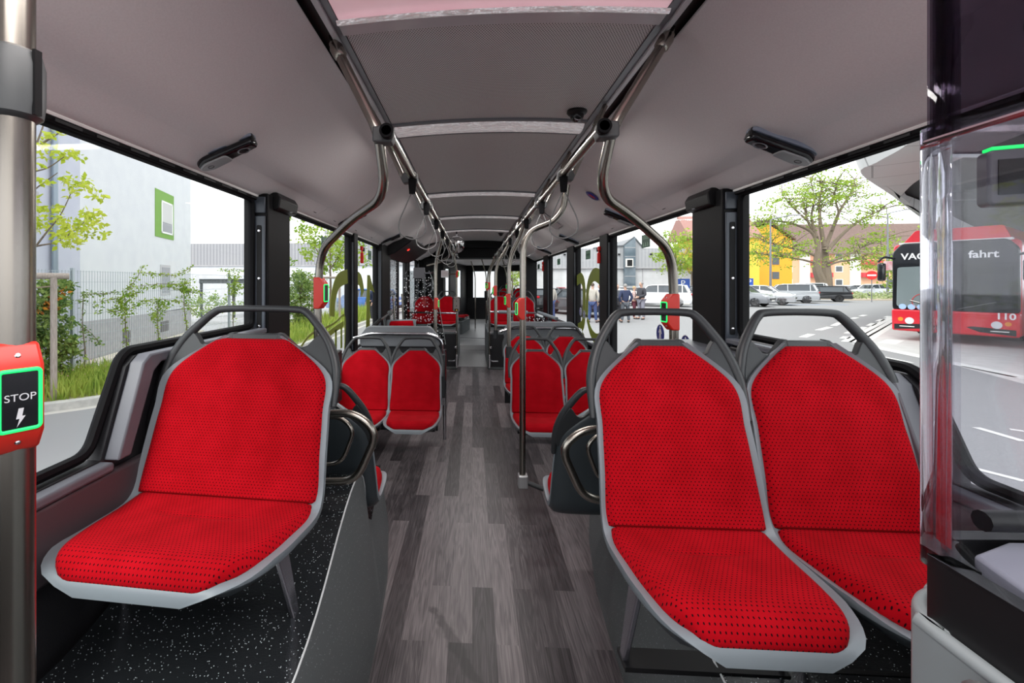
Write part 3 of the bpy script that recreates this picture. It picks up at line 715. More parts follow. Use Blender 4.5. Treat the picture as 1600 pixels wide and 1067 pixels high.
def bent_pole(label, pts, rad, r=R1, top=None, n=14, group='bent steel poles between ceiling and seats', sleeve=None):
    b = pts[-1]; t = thing('grab_pole', label, 'pole', b, 0, group)
    L = [(p[0]-b[0], p[1]-b[1], p[2]-b[2]) for p in pts]
    MB().tube(rounded(L, rad, 9), r, n).build('tube', M_steel, t)
    if top:
        d = (Vector(L[1])-Vector(L[0])).normalized()
        a = Vector(L[0])
        MB().tube([a-d*.03, a-d*.006, a+d*.02, a+d*.055, a+d*.062], [.006, .012, r*1.35, r*1.30, r*1.02], 14).build('ceiling_socket', M_steel, t)
    if sleeve: MB().tube([(0, 0, 0), (0, 0, .10)], r*1.5, 14).build('foot_sleeve', M_handle, t)
    return t
def tjoint(x, y, z, sx, label, parent):
    """casting that joins an upright to the ceiling rail"""
    m = MB()
    m.prism(fillet2([(sx*-.045, -.026), (sx*.02, -.030), (sx*.030, -.0), (sx*.02, .030), (sx*-.045, .026)], .008), -.028, .028, 'y', TL(x, y, z))
    o = m.build('joint_casting', M_cast, parent, bevel=.007, seg=3); return o
# ceiling rails running back along both sides
RZ0 = 1.985
railL = thing('ceiling_rail', 'long polished steel rail under the left edge of the perforated ceiling', 'rail', (-.285, 1.47, RZ0), 0, 'long rails below the ceiling')
MB().tube([(0, 0, 0), (0, 7.6, 0)], .0165, 14).build('tube', M_steel, railL)
MB().lathe([(.024, 0), (.0245, -.004), (.0235, -.03), (.020, -.034), (0, -.034)], 20, RX(pi/2) @ TL(0, 0, .0)).build('end_cap', M_rubber, railL)
railR = thing('ceiling_rail', 'long polished steel rail under the right edge of the perforated ceiling', 'rail', (.425, 1.47, RZ0), 0, 'long rails below the ceiling')
MB().tube([(0, 0, 0), (0, 7.6, 0)], .0165, 14).build('tube', M_steel, railR)
MB().lathe([(.024, 0), (.0245, -.004), (.0235, -.03), (.020, -.034), (0, -.034)], 20, RX(pi/2)).build('end_cap', M_rubber, railR)
def rail_hangers(rail, sx):
    for y in (.70, 1.48, 2.25, 3.2, 4.35, 5.6, 6.8):
        e = Vector((sx*.215, y+.02, 2.335-RZ0)); a = Vector((sx*.045, y, -.01))
        h = MB().tube([e, e.lerp(a, .25), e.lerp(a, .8), a], .0125, 10).build('hanger', M_steel, rail)
        MB().tube([e.lerp(a, .17), e.lerp(a, .30)], .0165, 10).build('collar', M_steel, h)
        MB().prism(fillet2([(-.02, -.022), (.05, -.026), (.06, .0), (.05, .026), (-.02, .022)], .007), -.022, .022, 'y', TL(0, y, 0) @ (Matrix.Scale(-1, 4, (1, 0, 0)) if sx < 0 else Matrix.Identity(4))).build('bracket', M_cast, h, bevel=.005)
rail_hangers(railL, -1); rail_hangers(railR, 1)

# arched poles at the front pair of pillars
PL = [(-.485, 1.545, 2.32), (-.325, 1.53, 2.0), (-.318, 1.64, 1.80), (-.50, 1.84, 1.745), (-.70, 2.04, 1.63), (-.72, 2.05, 1.45), (-.72, 2.05, .95)]
pl = bent_pole('arched steel pole with red button rising behind the wide front seat', PL, [.05, .10, .10, .22, .10], top=True)
tjoint(PL[1][0]-pl.location.x+.03, PL[1][1]-2.05, RZ0-.95, 1, '', pl)
PR = [(.665, 1.56, 2.32), (.468, 1.53, 2.0), (.452, 1.64, 1.80), (.62, 1.80, 1.745), (.83, 1.93, 1.61), (.85, 1.95, 1.44), (.85, 1.95, .95)]
pr = bent_pole('arched steel pole with red button rising behind the front pair of seats', PR, [.05, .10, .10, .22, .10], top=True)
tjoint(PR[1][0]-pr.location.x-.03, PR[1][1]-1.95, RZ0-.95, -1, '', pr)
button_box((-.72, 2.05, 1.43), 'red stop button with green edge on the arched pole by the left window', radians(82)).scale = (.86,)*3
button_box((.85, 1.95, 1.355), 'red stop button with green edge on the arched pole by the right window', radians(-82)).scale = (.9,)*3
# upright with the floor foot on the right
p3 = [(.54, 2.60, 2.04), (.525, 2.63, 1.90), (.47, 2.65, 1.835), (.34, 2.65, 1.785), (.296, 2.65, 1.70), (.293, 2.65, .30)]
q = bent_pole('upright steel pole with a bent top whose foot joins the right rear-facing seat', p3, [.05, .03, .06, .06])
MB().prism(fillet2([(-.026, -.03), (.03, -.03), (.03, .03), (-.026, .03)], .01), -.02, .055, 'z').build('foot_casting', mat('pale_casting', (.42, .43, .44), .35, .6), q, bevel=.006)
MB().tube([(.02, 0, .01), (.12, -.02, -.02)], .014, 12).build('foot_arm', M_handle, q)
button_box((.293, 2.65, 1.325), 'red stop button on the pole with the floor foot', radians(-76)).scale = (.75,)*3
# more uprights towards the back:  (top x,y) on rail, waist x
def upright(label, xr, y, xb, yb, zb, box=None, bl=None, boxang=0, bend=1.80, r=R1):
    pts = [(xr, y, 2.0), (xr+(xb-xr)*.25, y+(yb-y)*.5, bend+.08), (xb, yb, bend-.12), (xb, yb, zb)]
    o = bent_pole(label, pts, .25, r, sleeve=True)
    if box: button_box((xb, yb, box), bl, (1 if boxang > 0 else -1)*radians(76)).scale = (.72,)*3
    return o
upright('upright steel pole above the second right row of seats', .45, 3.85, .32, 3.95, .82, 1.32, 'red stop button second from the front among the right aisle poles', radians(-45))
upright('upright steel pole behind the grey partition panel on the right', .45, 5.2, .275, 5.3, .82, 1.38, 'red stop button third from the front among the right aisle poles', radians(-45))
upright('upright steel pole between the left rail and the grey partition panel', -.30, 4.5, -.38, 4.62, .82, 1.26, 'red stop button on the left pole in front of the platform seats', radians(50))
upright('thin upright pole at the left platform edge with the card reader', -.30, 7.3, -.26, 7.45, .10, 1.62, 'red stop button high on the pole above the card reader', radians(50), r=.016)
upright('thin upright pole at the right platform edge', .45, 7.3, .285, 7.45, .10, 1.42, 'red stop button on the pole at the right platform edge', radians(-45), r=.016)
upright('far upright pole on the right near the joint of the bus', .43, 8.6, .30, 8.8, .74, 1.38, 'red stop button on the far right pole near the joint', radians(-45), r=.015)
# short bent support on the left just before the pole with red button
bent_pole('curved support pole under the left rail near the round mirror', [(-.30, 5.6, 2.0), (-.28, 5.75, 1.82), (-.42, 5.85, 1.74), (-.60, 5.9, 1.70)], .07, .015)
# card reader on the thin left pole
t = thing('card_reader', 'grey-brown card reader mounted on the thin left platform pole', 'card reader', (-.26, 7.41, 1.12))
MB().prism(rrect(-.052, .052, -.12, .12, .008), -.05, .0, 'y').build('housing', mat('taupe_plastic', (.22, .19, .18), .45), t, bevel=.006)
MB().box(-.066, -.052, -.05, .0, -.10, .11).build('side_rail', M_black, t); MB().box(.052, .066, -.05, .0, -.10, .11).build('side_rail', M_black, t)
MB().box(-.03, .03, -.056, -.05, -.118, -.075).build('ticket_slot', M_black, t); MB().box(-.008, .012, -.058, -.056, -.105, -.09).build('yellow_mark', mat('yellow_mark', (.8, .45, .02), .4), t)
m = MB()
for x, z in ((-.04, .10), (.04, .10), (0, .05), (0, -.03)): m.box(x-.004, x+.004, -.052, -.05, z-.012, z+.012)
m.build('slot', M_black, t)
# sign plate and monitor back on the left poles
t = thing('sign_plate', 'small pale notice plate fixed beside the left platform pole', 'sign', (-.46, 7.5, 1.62))
MB().prism(rrect(-.062, .062, -.062, .062, .01), -.006, .006, 'y').build('plate', mat('pale_plate', (.70, .68, .70), .4), t)
m = MB()
for k in range(5): m.box(-.045, .045, -.0075, -.006, .034-k*.016, .039-k*.016)
m.build('print', mat('notice_print', (.5, .32, .33), .4), t)
MB().tube([(.062, 0, 0), (.18, -.03, .0)], .010, 8).build('bracket', M_steel, t)
t = thing('monitor', 'square grey monitor back hanging beside the left pole', 'monitor', (-.60, 5.05, 1.585))
MB().prism(rrect(-.065, .065, -.062, .062, .012), -.012, .012, 'y').build('case', mat('monitor_grey', (.10, .10, .11), .45), t, bevel=.004)
MB().tube([(.065, 0, 0), (.22, -.425, .0)], .010, 8).build('bracket', M_chrome, t)

# hanging straps
M_strap = mat('translucent_strap', (.20, .20, .20), .3)
def strap(loc, label):
    t = thing('hanging_strap', label, 'strap', loc, 0, 'hanging straps on the ceiling rails')
    MB().tube([(.0195*cos(k*pi/8), 0, .0195*sin(k*pi/8)) for k in range(16)], .004, 8, closed=True).build('ring', M_strap, t)
    MB().prism(fillet2([(-.020, -.012), (.020, -.012), (.014, -.085), (-.014, -.085)], .004), -.012, .012, 'y').build('clip', M_rubber, t, bevel=.004)
    loop = spline([(0.004, 0, -.08), (.03, 0, -.14), (.062, 0, -.22), (.055, 0, -.275), (0, 0, -.30), (-.055, 0, -.275), (-.062, 0, -.22), (-.03, 0, -.14), (-.004, 0, -.08)], 5)
    MB().tube(loop, .0032, 8).build('loop', M_strap, t)
    return t
st = None
words = ['first', 'second', 'third', 'fourth', 'fifth', 'sixth']
for nm, x in (('left', -.285), ('right', .425)):
    for k, y in enumerate((2.12, 2.78, 3.55, 4.3, 5.1, 6.0)):
        lb = '%s hanging strap loop on the %s ceiling rail counted from the front' % (words[k], nm)
        if st is None: st = strap((x, y, RZ0), lb); st.rotation_euler = (0, 0, .25)
        else: dup(st, (x, y, RZ0), (.25 if nm == 'left' else -.25)+.1*sin(k*3), lb)

# steel grab loops between the back-to-back seats
def loop(sx, label):
    def fx(a): return a
    pts = [(-.10, .0, .0), (.13, 0, .012), (.215, -.005, -.055), (.135, .0, -.235), (-.10, .0, -.245)]
    t = thing('grab_loop', label, 'handle')
    MB().tube(rounded([(p[0]*sx, p[1], p[2]) for p in pts], [.05, .06, .06], 7), .0145, 14).build('tube', M_steel, t)
    MB().tube(rounded([((p[0]*.62-.02)*sx, p[1]+.06, p[2]*.72-.03) for p in pts], [.04, .05, .05], 6), .008, 10).build('inner_bar', M_steel, t)
    return t
loop(1, 'bent steel grab loop sticking out beside the wide front seat').location = (-.555, 1.60, .995)
loop(-1, 'bent steel grab loop sticking out beside the front aisle seat of the pair').location = (.525, 1.60, .955)

# grey partition panels with rails behind the middle seats
def partition(x0, x1, y, z, label, sx):
    t = thing('partition', label, 'partition', ((x0+x1)/2, y, 0), 0, 'low grey partitions behind the middle seats')
    h = (x1-x0)/2
    MB().prism(fillet2([(-h, z-.10), (-h+.07*1.0, z-.01), (h-.09, z-.01), (h, z-.12), (h, z-.20), (-h, z-.20)][::1], .03), -.02, .05, 'y').build('top_panel', mat('partition_grey', (.15, .16, .175), .42), t, bevel=.008)
    MB().box(-h+.01, h-.02, .0, .03, .10, z-.20).build('lower_panel', M_dgrey, t)
    MB().tube(rounded([(-h-.05, -.05, z-.12), (-h+.1, -.05, z-.075), (h-.08, -.05, z-.075), (h+.02, -.04, z-.13), (h+.03, -.03, .35)], .05, 5), .016, 12).build('rail', M_chrome, t)
    MB().box(h-.0, h+.05, -.06, -.035, .42, .82).build('end_guard', M_handle, t, bevel=.006)
    MB().tube([(h+.045, -.02, .03), (h+.045, -.02, .86)], .016, 12).build('end_post', M_chrome, t)
    return t
partition(-1.05, -.30, 4.15, 1.08, 'low grey partition behind the left middle pair of seats', -1)
pp = partition(.36, 1.22, 5.15, 1.04, 'low grey partition behind the second right row of seats', 1)
# cushioned handrails at the window side
def padrail(pts, label, rad=.05):
    t = thing('handrail', label, 'rail', pts[0])
    L = [tuple(Vector(p)-Vector(pts[0])) for p in pts]
    MB().tube(rounded(L, rad, 6), .015, 12).build('tube', M_chrome, t)
    return t
h = padrail([(XL+.10, 4.35, .96), (XL+.12, 5.0, 1.055), (XL+.14, 5.5, 1.10)], 'sloping padded handrail at the left window before the door')
MB().tube([(.0, .0, .0), (.02, .66, .095)], .022, 12).build('grip', M_rubber, h); MB().lathe([(0, -.03), (.03, -.03), (.034, 0), (.03, .03), (0, .03)], 14, TL(.04, 1.15, .14) @ RX(pi/2)).build('end_knob', M_cast, h)
MB().tube([(.03, .85, .11), (.05, .95, -.25)], .016, 10).build('post', M_cast, h)
h = padrail([(.29, 7.3, 1.0), (.62, 7.3, 1.0), (1.02, 7.28, .985)], 'grey padded crossbar in front of the right platform seats')
MB().tube([(.13, -.0, 0), (.60, -.01, -.006)], .028, 14).build('grip', mat('pad_grey', (.22, .25, .28), .5), h)
h = padrail([(1.05, 7.2, 1.0), (XR-.12, 5.6, .96), (XR-.10, 5.15, .94), (XR-.10, 5.1, .62)], 'bent steel handrail below the right window beside the folded seats', .08)
MB().tube([(.0, .0, 0), (.10, -1.0, -.02)], .026, 12).build('grip', mat('pad_grey', (.22, .25, .28), .5), h)
padrail([(-1.05, 7.42, .98), (-.26, 7.45, .965)], 'thin steel crossbar in front of the left platform seats')
for sx, x in ((-1, -.26), (1, .285)):
    o = thing('platform_bracket', 'steel bracket rail low on the %s platform corner' % ('left' if sx < 0 else 'right'), 'rail', (x, 7.45, 0))
    MB().tube(rounded([(-sx*-.0, 0, .30), (sx*.02, 0, .17), (sx*.14, .02, .17)], .04, 5), .014, 10).build('tube', M_chrome, o)
    m = MB()
    for z in (.40, .64): m.box(-.035 if sx < 0 else .0, 0 if sx < 0 else .035, -.02, .02, z-.018, z+.018)
    m.build('clamp', M_chrome, o, bevel=.004)
    MB().box(-.014, .014, -.024, -.016, .06, .28).build('foot_plate', M_chrome, o, bevel=.006)
# platforms (second axle) carrying the rear seats of the front car
for sx, a, b in ((-1, -1.10, -.255), (1, .255, 1.27)):
    o = MB().prism(fillet2([(a, 0), (a, .64), (b, .64), (b, 0)], .03), 7.62, 9.2, 'y').build('wheel_box', M_speckS, bevel=.012)
    tag(o, 'low grey platform box carrying the rear %s seats' % ('left' if sx < 0 else 'right'), 'platform')
    MB().box(a+.02, b-.02, 7.612, 7.6195, .05, .60).build('front_cover', M_dgrey, o)
# dotted draught screens
def screen(x0, x1, y, label, curve=True):
    t = thing('dotted_screen', label, 'screen', ((x0+x1)/2, y, 0)); h = (x1-x0)/2
    MB().prism(fillet2([(-h, .50), (h, .50), (h*.72, 1.05), (h*.35, 1.55), (h*.2, 1.66), (-h, 1.66)], .06), -.004, .004, 'y').build('glass', M_dotglass, t, smooth=0)
    MB().tube([(h, 0, .50), (h*.72, 0, 1.05), (h*.35, 0, 1.55), (h*.2, 0, 1.66)], .004, 6).build('edge', mat('glass_edge', (.55, .60, .60), .2), t)
    return t
screen(-1.08, -.42, 7.05, 'white-dotted glass screen in front of the left platform seats')
o = thing('dotted_screen', 'low white-dotted glass screen in front of the right platform window seat', 'screen', (.98, 7.25, 0))
MB().prism(rrect(-.17, .20, .55, .93, .03), -.004, .004, 'y').build('glass', M_dotglass, o, smooth=0)

# ---------------------------------------------------------------- left door
d = sroot('door_1')
MB().box(XL-.02, XL+.05, 5.86, 6.02, 0, 1.95).build('door_post', M_black, d)
MB().box(XL-.02, XL+.05, 7.55, 7.72, 0, 1.95).build('door_post', M_black, d)
hood = [(XL+.0, 1.80), (XL+.16, 1.86), (XL+.36, 2.0), (XL+.40, 2.06), (XL+.20, 2.10), (XL, 2.05)]
MB().prism(hood, 5.75, 7.75, 'y').build('door_hood', M_black, d, bevel=.012)
MB().prism([(XL+.30, 2.02), (XL+.42, 2.05), (XL+.62, 2.13), (XL+.45, 2.10)], 7.2, 7.3, 'y').build('hood_arm', M_black, d)
MB().lathe([(0, 0), (.018, 0), (.018, -.01), (0, -.014)], 12, TL(XL+.27, 6.2, 1.935) @ RY(-.6)).build('hood_lamp', mat('red_lamp', (.4, .01, .01), .3, emis=(1, .03, .02), estr=1.0), d)
for i, (y0, y1, a) in enumerate(((6.05, 6.78, 0), (6.82, 7.55, 0))):
    lf = MBX(XL+.005, XL+.03, y0, y0+.05, .05, 1.85); lf.box(XL+.005, XL+.03, y1-.05, y1, .05, 1.85); lf.box(XL+.005, XL+.03, y0, y1, 1.80, 1.85); lf.box(XL+.005, XL+.03, y0, y1, .05, .12)
    lf = lf.build('door_leaf', M_black, d)
    MB().box(XL+.014, XL+.020, y0+.05, y1-.05, .12, 1.80).build('door_glass', M_dotglass if i == 0 else M_glass, lf, smooth=0)
    MB().tube([(XL+.07, y0+.08, .5), (XL+.09, y0+.08, .9), (XL+.07, y0+.08, 1.3)], .014, 10).build('door_handle', M_steel, lf)
MB().tube(rounded([(XL+.05, 7.60, 1.0), (XL+.16, 7.56, .95), (XL+.16, 7.56, .5)], .05), .014, 10).build('yellow_rail', mat('red_rail', (.6, .03, .03), .4), d)
# ticket machine back panels near the left window behind the wide seat
t = thing('validator', 'rounded dark grey ticket validator at the left window behind the wide seat', 'ticket validator', (-.80, 2.30, .95))
MB().prism(rrect(-.075, .075, -.06, .06, .035), -.14, .165, 'z').build('body', M_handle, t, bevel=.018, seg=3)
MB().box(.075, .105, -.03, .06, -.10, .17).build('side_slot', M_black, t, bevel=.006)
m = MB()
for k in range(3): m.box(.1055, .107, -.02+k*.025, -.01+k*.025, -.05, .13)
m.build('slot', M_chrome, t)

# ---------------------------------------------------------------- round mirror
t = thing('convex_mirror', 'round convex mirror hanging from the ceiling at the end of the aisle', 'mirror', (-.262, 7.45, 2.10), radians(-8))
t.rotation_euler = (radians(14), 0, radians(-6))
MB().lathe([(.142*sin(a)/sin(.55), .142/sin(.55)*(cos(a)-cos(.55))) for a in [k*.55/8 for k in range(9)]], 30, RX(pi/2)).build('mirror_glass', mat('mirror', (.92, .92, .93), .01, 1), t, smooth=80)
MB().tube([(.141*cos(k*pi/14), .0, .141*sin(k*pi/14)) for k in range(28)], .006, 8, closed=True).build('rim', M_rubber, t)
MB().tube([(0, .02, .0), (0, .05, .12), (.0, .06, .24)], .012, 10).build('bracket', M_rubber, t)

# ---------------------------------------------------------------- emergency hammers and stickers
def hammer(x, y, z, sx, label):
    t = thing('emergency_hammer', label, 'hammer', (x, y, z), 0, 'red emergency hammers on the window posts')
    m = MB().prism(fillet2([(-.022, -.085), (.012, -.085), (.012, .02), (-.022, .02)], .006), -.014, .014, 'x'); m.build('handle', mat('hammer_red', (.75, .02, .015), .4), t, bevel=.004)
    MB().prism(fillet2([(-.03, .04), (.006, .05), (.004, .085), (-.034, .085)], .008), -.012, .012, 'x').build('head', mat('hammer_red', (.75, .02, .015), .4), t, bevel=.003)
    MB().tube([(0, -.006, .018), (0, -.008, .05)], .008, 8).build('shaft', mat('hammer_red', (.75, .02, .015), .4), t)
    MB().box(-.010, .016, .012, .05, .035, .075).build('holder', M_black, t, bevel=.004)
hammer(XL+.06, 4.42, 1.755, -1, 'red emergency hammer on the narrow left window post')
hammer(XR-.06, 4.60, 1.755, 1, 'red emergency hammer on the second right window post')
hammer(XR-.06, 8.18, 1.765, 1, 'small red emergency hammer on the far right window post')
M_exit = mat('exit_green', (.008, .085, .045), .4)
def exitsign(X, y0, y1, z0, z1, sx, label):
    t = thing('exit_sticker', label, 'sticker', (X, (y0+y1)/2, (z0+z1)/2), 0, 'green emergency exit stickers on the windows'); a, b = (y1-y0)/2, (z1-z0)/2
    MB().box(-.0012, .0012, -a, a, -b, b).build('sheet', M_exit, t, smooth=0)
    m = MB(); s = -sx*.0016
    for k in range(3): m.box(s-.0004, s+.0004, -a*.75, a*.75, b*.78-k*b*.22, b*.88-k*b*.22)
    for k in (-.5, 0, .5): m.prism([(k*a-.014, -b*.8), (k*a-.004, -b*.3), (k*a+.012, -b*.1), (k*a+.006, -b*.5), (k*a+.014, -b*.8)], s-.0004, s+.0004)
    m.build('pictogram', mat('exit_print', (.25, .45, .30), .5), t, smooth=0)
exitsign(XL+.008, 3.36, 3.50, 1.735, 1.835, -1, 'green emergency exit sticker on the left window past the broad pillar')
exitsign(XL+.008, 4.90, 5.05, 1.735, 1.835, -1, 'green emergency exit sticker on the left window before the door')
exitsign(XR-.008, 3.43, 3.59, 1.745, 1.845, 1, 'green emergency exit sticker on the right window beside the arched pole')
exitsign(XR-.008, 5.12, 5.32, 1.745, 1.845, 1, 'green emergency exit sticker on the right window above the olive graphic')
exitsign(XR-.008, 6.85, 7.08, 1.75, 1.84, 1, 'green emergency exit sticker on the right window, third from the front')
exitsign(XR-.008, 8.9, 9.2, 1.75, 1.84, 1, 'green emergency exit sticker on the farthest right window')
# blue pedestrian stickers
def pedsign(y, z, r, label, X=XR-.009):
    t = thing('pedestrian_sticker', label, 'sticker', (X, y, z), 0, 'round blue pedestrian stickers on the right windows')
    MB().lathe([(0, 0), (r, 0), (r, .0015), (0, .0015)], 30, RY(-pi/2)).build('white_disc', mat('sticker_white', (.8, .8, .8), .4), t, smooth=0)
    MB().lathe([(0, .0016), (r*.93, .0016), (r*.93, .0026), (0, .0026)], 30, RY(-pi/2)).build('blue_disc', mat('sticker_blue', (.008, .03, .22), .4), t, smooth=0)
    m = MB(); k = r/.066
    m.lathe([(0, .0027), (.0085*k, .0027), (.0085*k, .0034), (0, .0034)], 14, TL(0, 0, .045*k) @ RY(-pi/2))
    for poly in ([(-.010, .034), (.010, .034), (.012, .0), (-.010, .0)], [(-.010, .004), (.0, .004), (-.008, -.05), (-.018, -.05)], [(.0, .004), (.011, .004), (.020, -.05), (.010, -.05)], [(-.010, .034), (-.005, .028), (-.022, .0), (-.026, .004)], [(.010, .034), (.005, .028), (.022, .004), (.027, .008)]):
        m.prism([(a*k, b*k) for a, b in poly], -.0034, -.0027)
    m.build('walking_figure', mat('sticker_white', (.8, .8, .8), .4), t, smooth=0)
pedsign(3.24, 1.118, .068, 'round blue pedestrian sticker on the right window, under the red button')
pedsign(2.865, 1.088, .066, 'round blue pedestrian sticker on the right window, next to the broad pillar')
pedsign(5.58, 1.12, .05, 'small round blue pedestrian sticker beside the olive graphic, upper')
pedsign(5.40, 1.10, .05, 'small round blue pedestrian sticker beside the olive graphic, lower')
# olive window graphics
M_olive = mat('olive_film', (.16, .20, .012), .5)
def decal(X, polys, label):
    m = MB()
    for p in polys: m.prism(p, X-.0012, X+.0012)
    o = m.build('window_graphic', M_olive, smooth=0); tag(o, label, 'window graphic', 'olive graphics on the windows'); return o
def band(path, w_):
    """stroke of changing width following a path"""
    P = [Vector(p) for p in spline([(a, b, 0) for a, b in path], 5)]; L = []; R = []
    for i, p in enumerate(P):
        d = (P[min(i+1, len(P)-1)]-P[max(i-1, 0)]).normalized(); n_ = Vector((-d.y, d.x, 0)); ww = w_ if not isinstance(w_, (list, tuple)) else w_[0]+(w_[1]-w_[0])*i/(len(P)-1)
        L.append(p+n_*ww/2); R.append(p-n_*ww/2)
    return [[(L[i].x, L[i].y), (L[i+1].x, L[i+1].y), (R[i+1].x, R[i+1].y), (R[i].x, R[i].y)] for i in range(len(P)-1)]
decal(XL+.008, band([(3.62, 1.20), (3.66, 1.36), (3.80, 1.49), (4.08, 1.535)], .13), 'olive green arch on the second left window')
decal(XL+.008, band([(4.33, 1.53), (4.55, 1.50), (4.66, 1.36)], .13), 'olive green curved shape on the narrow left window')
decal(XL+.008, [[(4.80, .95), (4.98, .95), (4.98, 1.40), (5.22, 1.36), (4.98, 1.56), (4.86, 1.56)]], 'olive green figure one on the left window before the door')
t = thing('window_graphic', 'olive green outlined bus drawing low on the second left window', 'window graphic', (0, 0, 0), 0, 'olive graphics on the windows')
for q_ in (band([(2.90, 1.02), (3.10, 1.10), (3.40, 1.13)], .02), band([(3.45, 1.12), (3.7, 1.14), (3.98, 1.18), (4.0, 1.0), (3.98, .88)], .02), band([(3.5, 1.06), (3.75, 1.09), (3.95, 1.11)], .05), [[(3.70, .88), (3.75, .88), (3.75, 1.08), (3.70, 1.08)]], [[(3.86, .90), (3.91, .90), (3.91, 1.08), (3.86, 1.08)]]):
    m = MB()
    for p in q_: m.prism(p, XL+.0068, XL+.0092)
    m.build('stroke', M_olive, t, smooth=0)
decal(XR-.008, band([(5.77, 1.50), (5.55, 1.53), (5.42, 1.44), (5.40, 1.2), (5.46, .98), (5.70, .90)], .13), 'olive green curved figure on the right window, nearer the middle post')
decal(XR-.008, band([(5.28, 1.10), (5.22, 1.42), (4.98, 1.56), (4.68, 1.52)], [.08, .17]), 'olive green upper arch on the right window beside the dark post')
decal(XR-.008, band([(5.26, 1.06), (5.10, .93), (4.88, .87), (4.66, .90)], [.06, .16]), 'olive green lower bowl on the right window beside the dark post')
# ---------------------------------------------------------------- driver's screen on the right
M_tint = glass_mat('tinted_screen', (.60, .57, .63), .5)
M_clear = glass_mat('clear_screen', (.94, .94, .96), 1.2)
def plan(off=0, y0=-.55):
    pts = [(.578-off, y0), (.578-off, .46), (.584-off, .53+off*.4), (.602-off*.8, .575+off*.8), (.640, .60+off), (.70, .61+off), (1.26, .63+off)]
    return [(p.x, p.y) for p in spline([(a, b, 0) for a, b in pts], 6)]
def wallsheet(m, z0, z1, off, th):
    a = plan(off); b = plan(off-th)
    m.grid([[(x, y, z0) for x, y in a], [(x, y, z1) for x, y in a], [(x, y, z1) for x, y in b], [(x, y, z0) for x, y in b], [(x, y, z0) for x, y in a]])
    return m
t = thing('driver_cab', 'driver cab wall with clear screen, black panel and pale base at the right edge', 'driver cab', (-.052, 0, 0))
wallsheet(MB(), 1.16, 1.640, 0, .005).build('clear_screen', M_clear, t, smooth=60)
wallsheet(MB(), 1.645, 2.20, 0, .005).build('tinted_screen', M_tint, t, smooth=60, label='dark tinted upper screen')
MB().tube([(x, y, 1.642) for x, y in plan(.001)], .0035, 8).build('screen_edge', M_chrome, t)
MB().tube([(.594, .560, 1.15), (.594, .560, 1.66)], .013, 14).build('corner_bead', mat('clear_bead', (.95, .95, .97), .03), t, label='thick clear rounded corner of the screen')
bsd = bs(mat('clear_bead', (1, 1, 1))); bsd.inputs['Transmission Weight'].default_value = 1.0; bsd.inputs['IOR'].default_value = 1.38
wallsheet(MB(), 1.085, 1.165, 0, .02).build('black_panel', M_black, t, smooth=60)
pb = wallsheet(MB(), 0, 1.085, .014, .030).build('pale_base', mat('pale_base', (.20, .225, .235), .45), t, smooth=60)
MB().tube([(x, y, 1.085) for x, y in plan(.006)], .009, 10).build('top_edge', mat('pale_base', (.20, .225, .235), .45), pb)
MB().prism([(.602, -.5), (.602, .44), (.63, .555), (.70, .585), (1.25, .60), (1.25, .45), (.80, .40), (.80, -.5)], 1.145, 1.166, 'z').build('shelf', mat('shelf_grey', (.30, .31, .36), .5), t, bevel=.004)
MB().lathe([(0, .0), (.035, .0), (.035, .004), (0, .004)], 24, TL(.70, .42, 1.1665)).build('cup_recess', M_dgrey, t)
MB().lathe([(0, .0), (.028, .004), (.030, .018), (.02, .028), (0, .030)], 18, TL(.560, .455, 1.065) @ RY(-pi/2)).build('knob', M_cast, t)
MB().tube([(.66, .575, 1.195), (1.2, .585, 1.195)], .012, 10).build('rail', M_black, t)
t = thing('strap_reflection', 'dark strap loop hanging behind the tinted screen of the driver cab', 'strap', (.563, .47, 1.78))  # reflection in the screen modelled as a solid strap
MB().tube([(0, .06, .10), (.03, -.06, .06), (.05, -.2, .0)], .012, 10).build('bar', M_dark, t)
MB().tube([(.012, .030*cos(a), -.035+.034*sin(a)) for a in [k*pi/10 for k in range(20)]], .0045, 8, closed=True).build('loop', M_dark, t)
MB().tube([(.012, .0, .05), (.012, -.008, -.005), (.012, -.018, -.06)], .005, 8).build('tail', M_dark, t)
t = thing('display_reflection', 'small dark device with a green lit top edge inside the driver cab', 'display', (.625, .555, 1.60), radians(-20))  # reflection of a machine modelled as a solid glowing device
MB().prism(rrect(-.03, .03, -.032, .032, .006), -.012, .01, 'y').build('case', mat('monitor_grey', (.10, .10, .11), .45), t, bevel=.003)
MB().box(-.022, .022, -.0135, -.012, -.02, .02).build('display_face', M_dark, t); MB().box(-.026, .026, -.010, .006, .0325, .036).build('green_edge', M_green, t)

# ---------------------------------------------------------------- joint and rear car
fr = MB()
fr.box(-1.2, -.62, 9.62, 9.80, 0, 2.3); fr.box(1.08, 1.37, 9.62, 9.80, 0, 2.3); fr.box(-1.2, 1.37, 9.62, 9.80, 2.0, 2.42)
struct(fr.build('wall_joint_frame', M_pillar))
struct(MB().tube([(-.62, 9.60, 1.985), (1.08, 9.60, 1.985)], .018, 10).build('trim_joint_bar', M_cast))
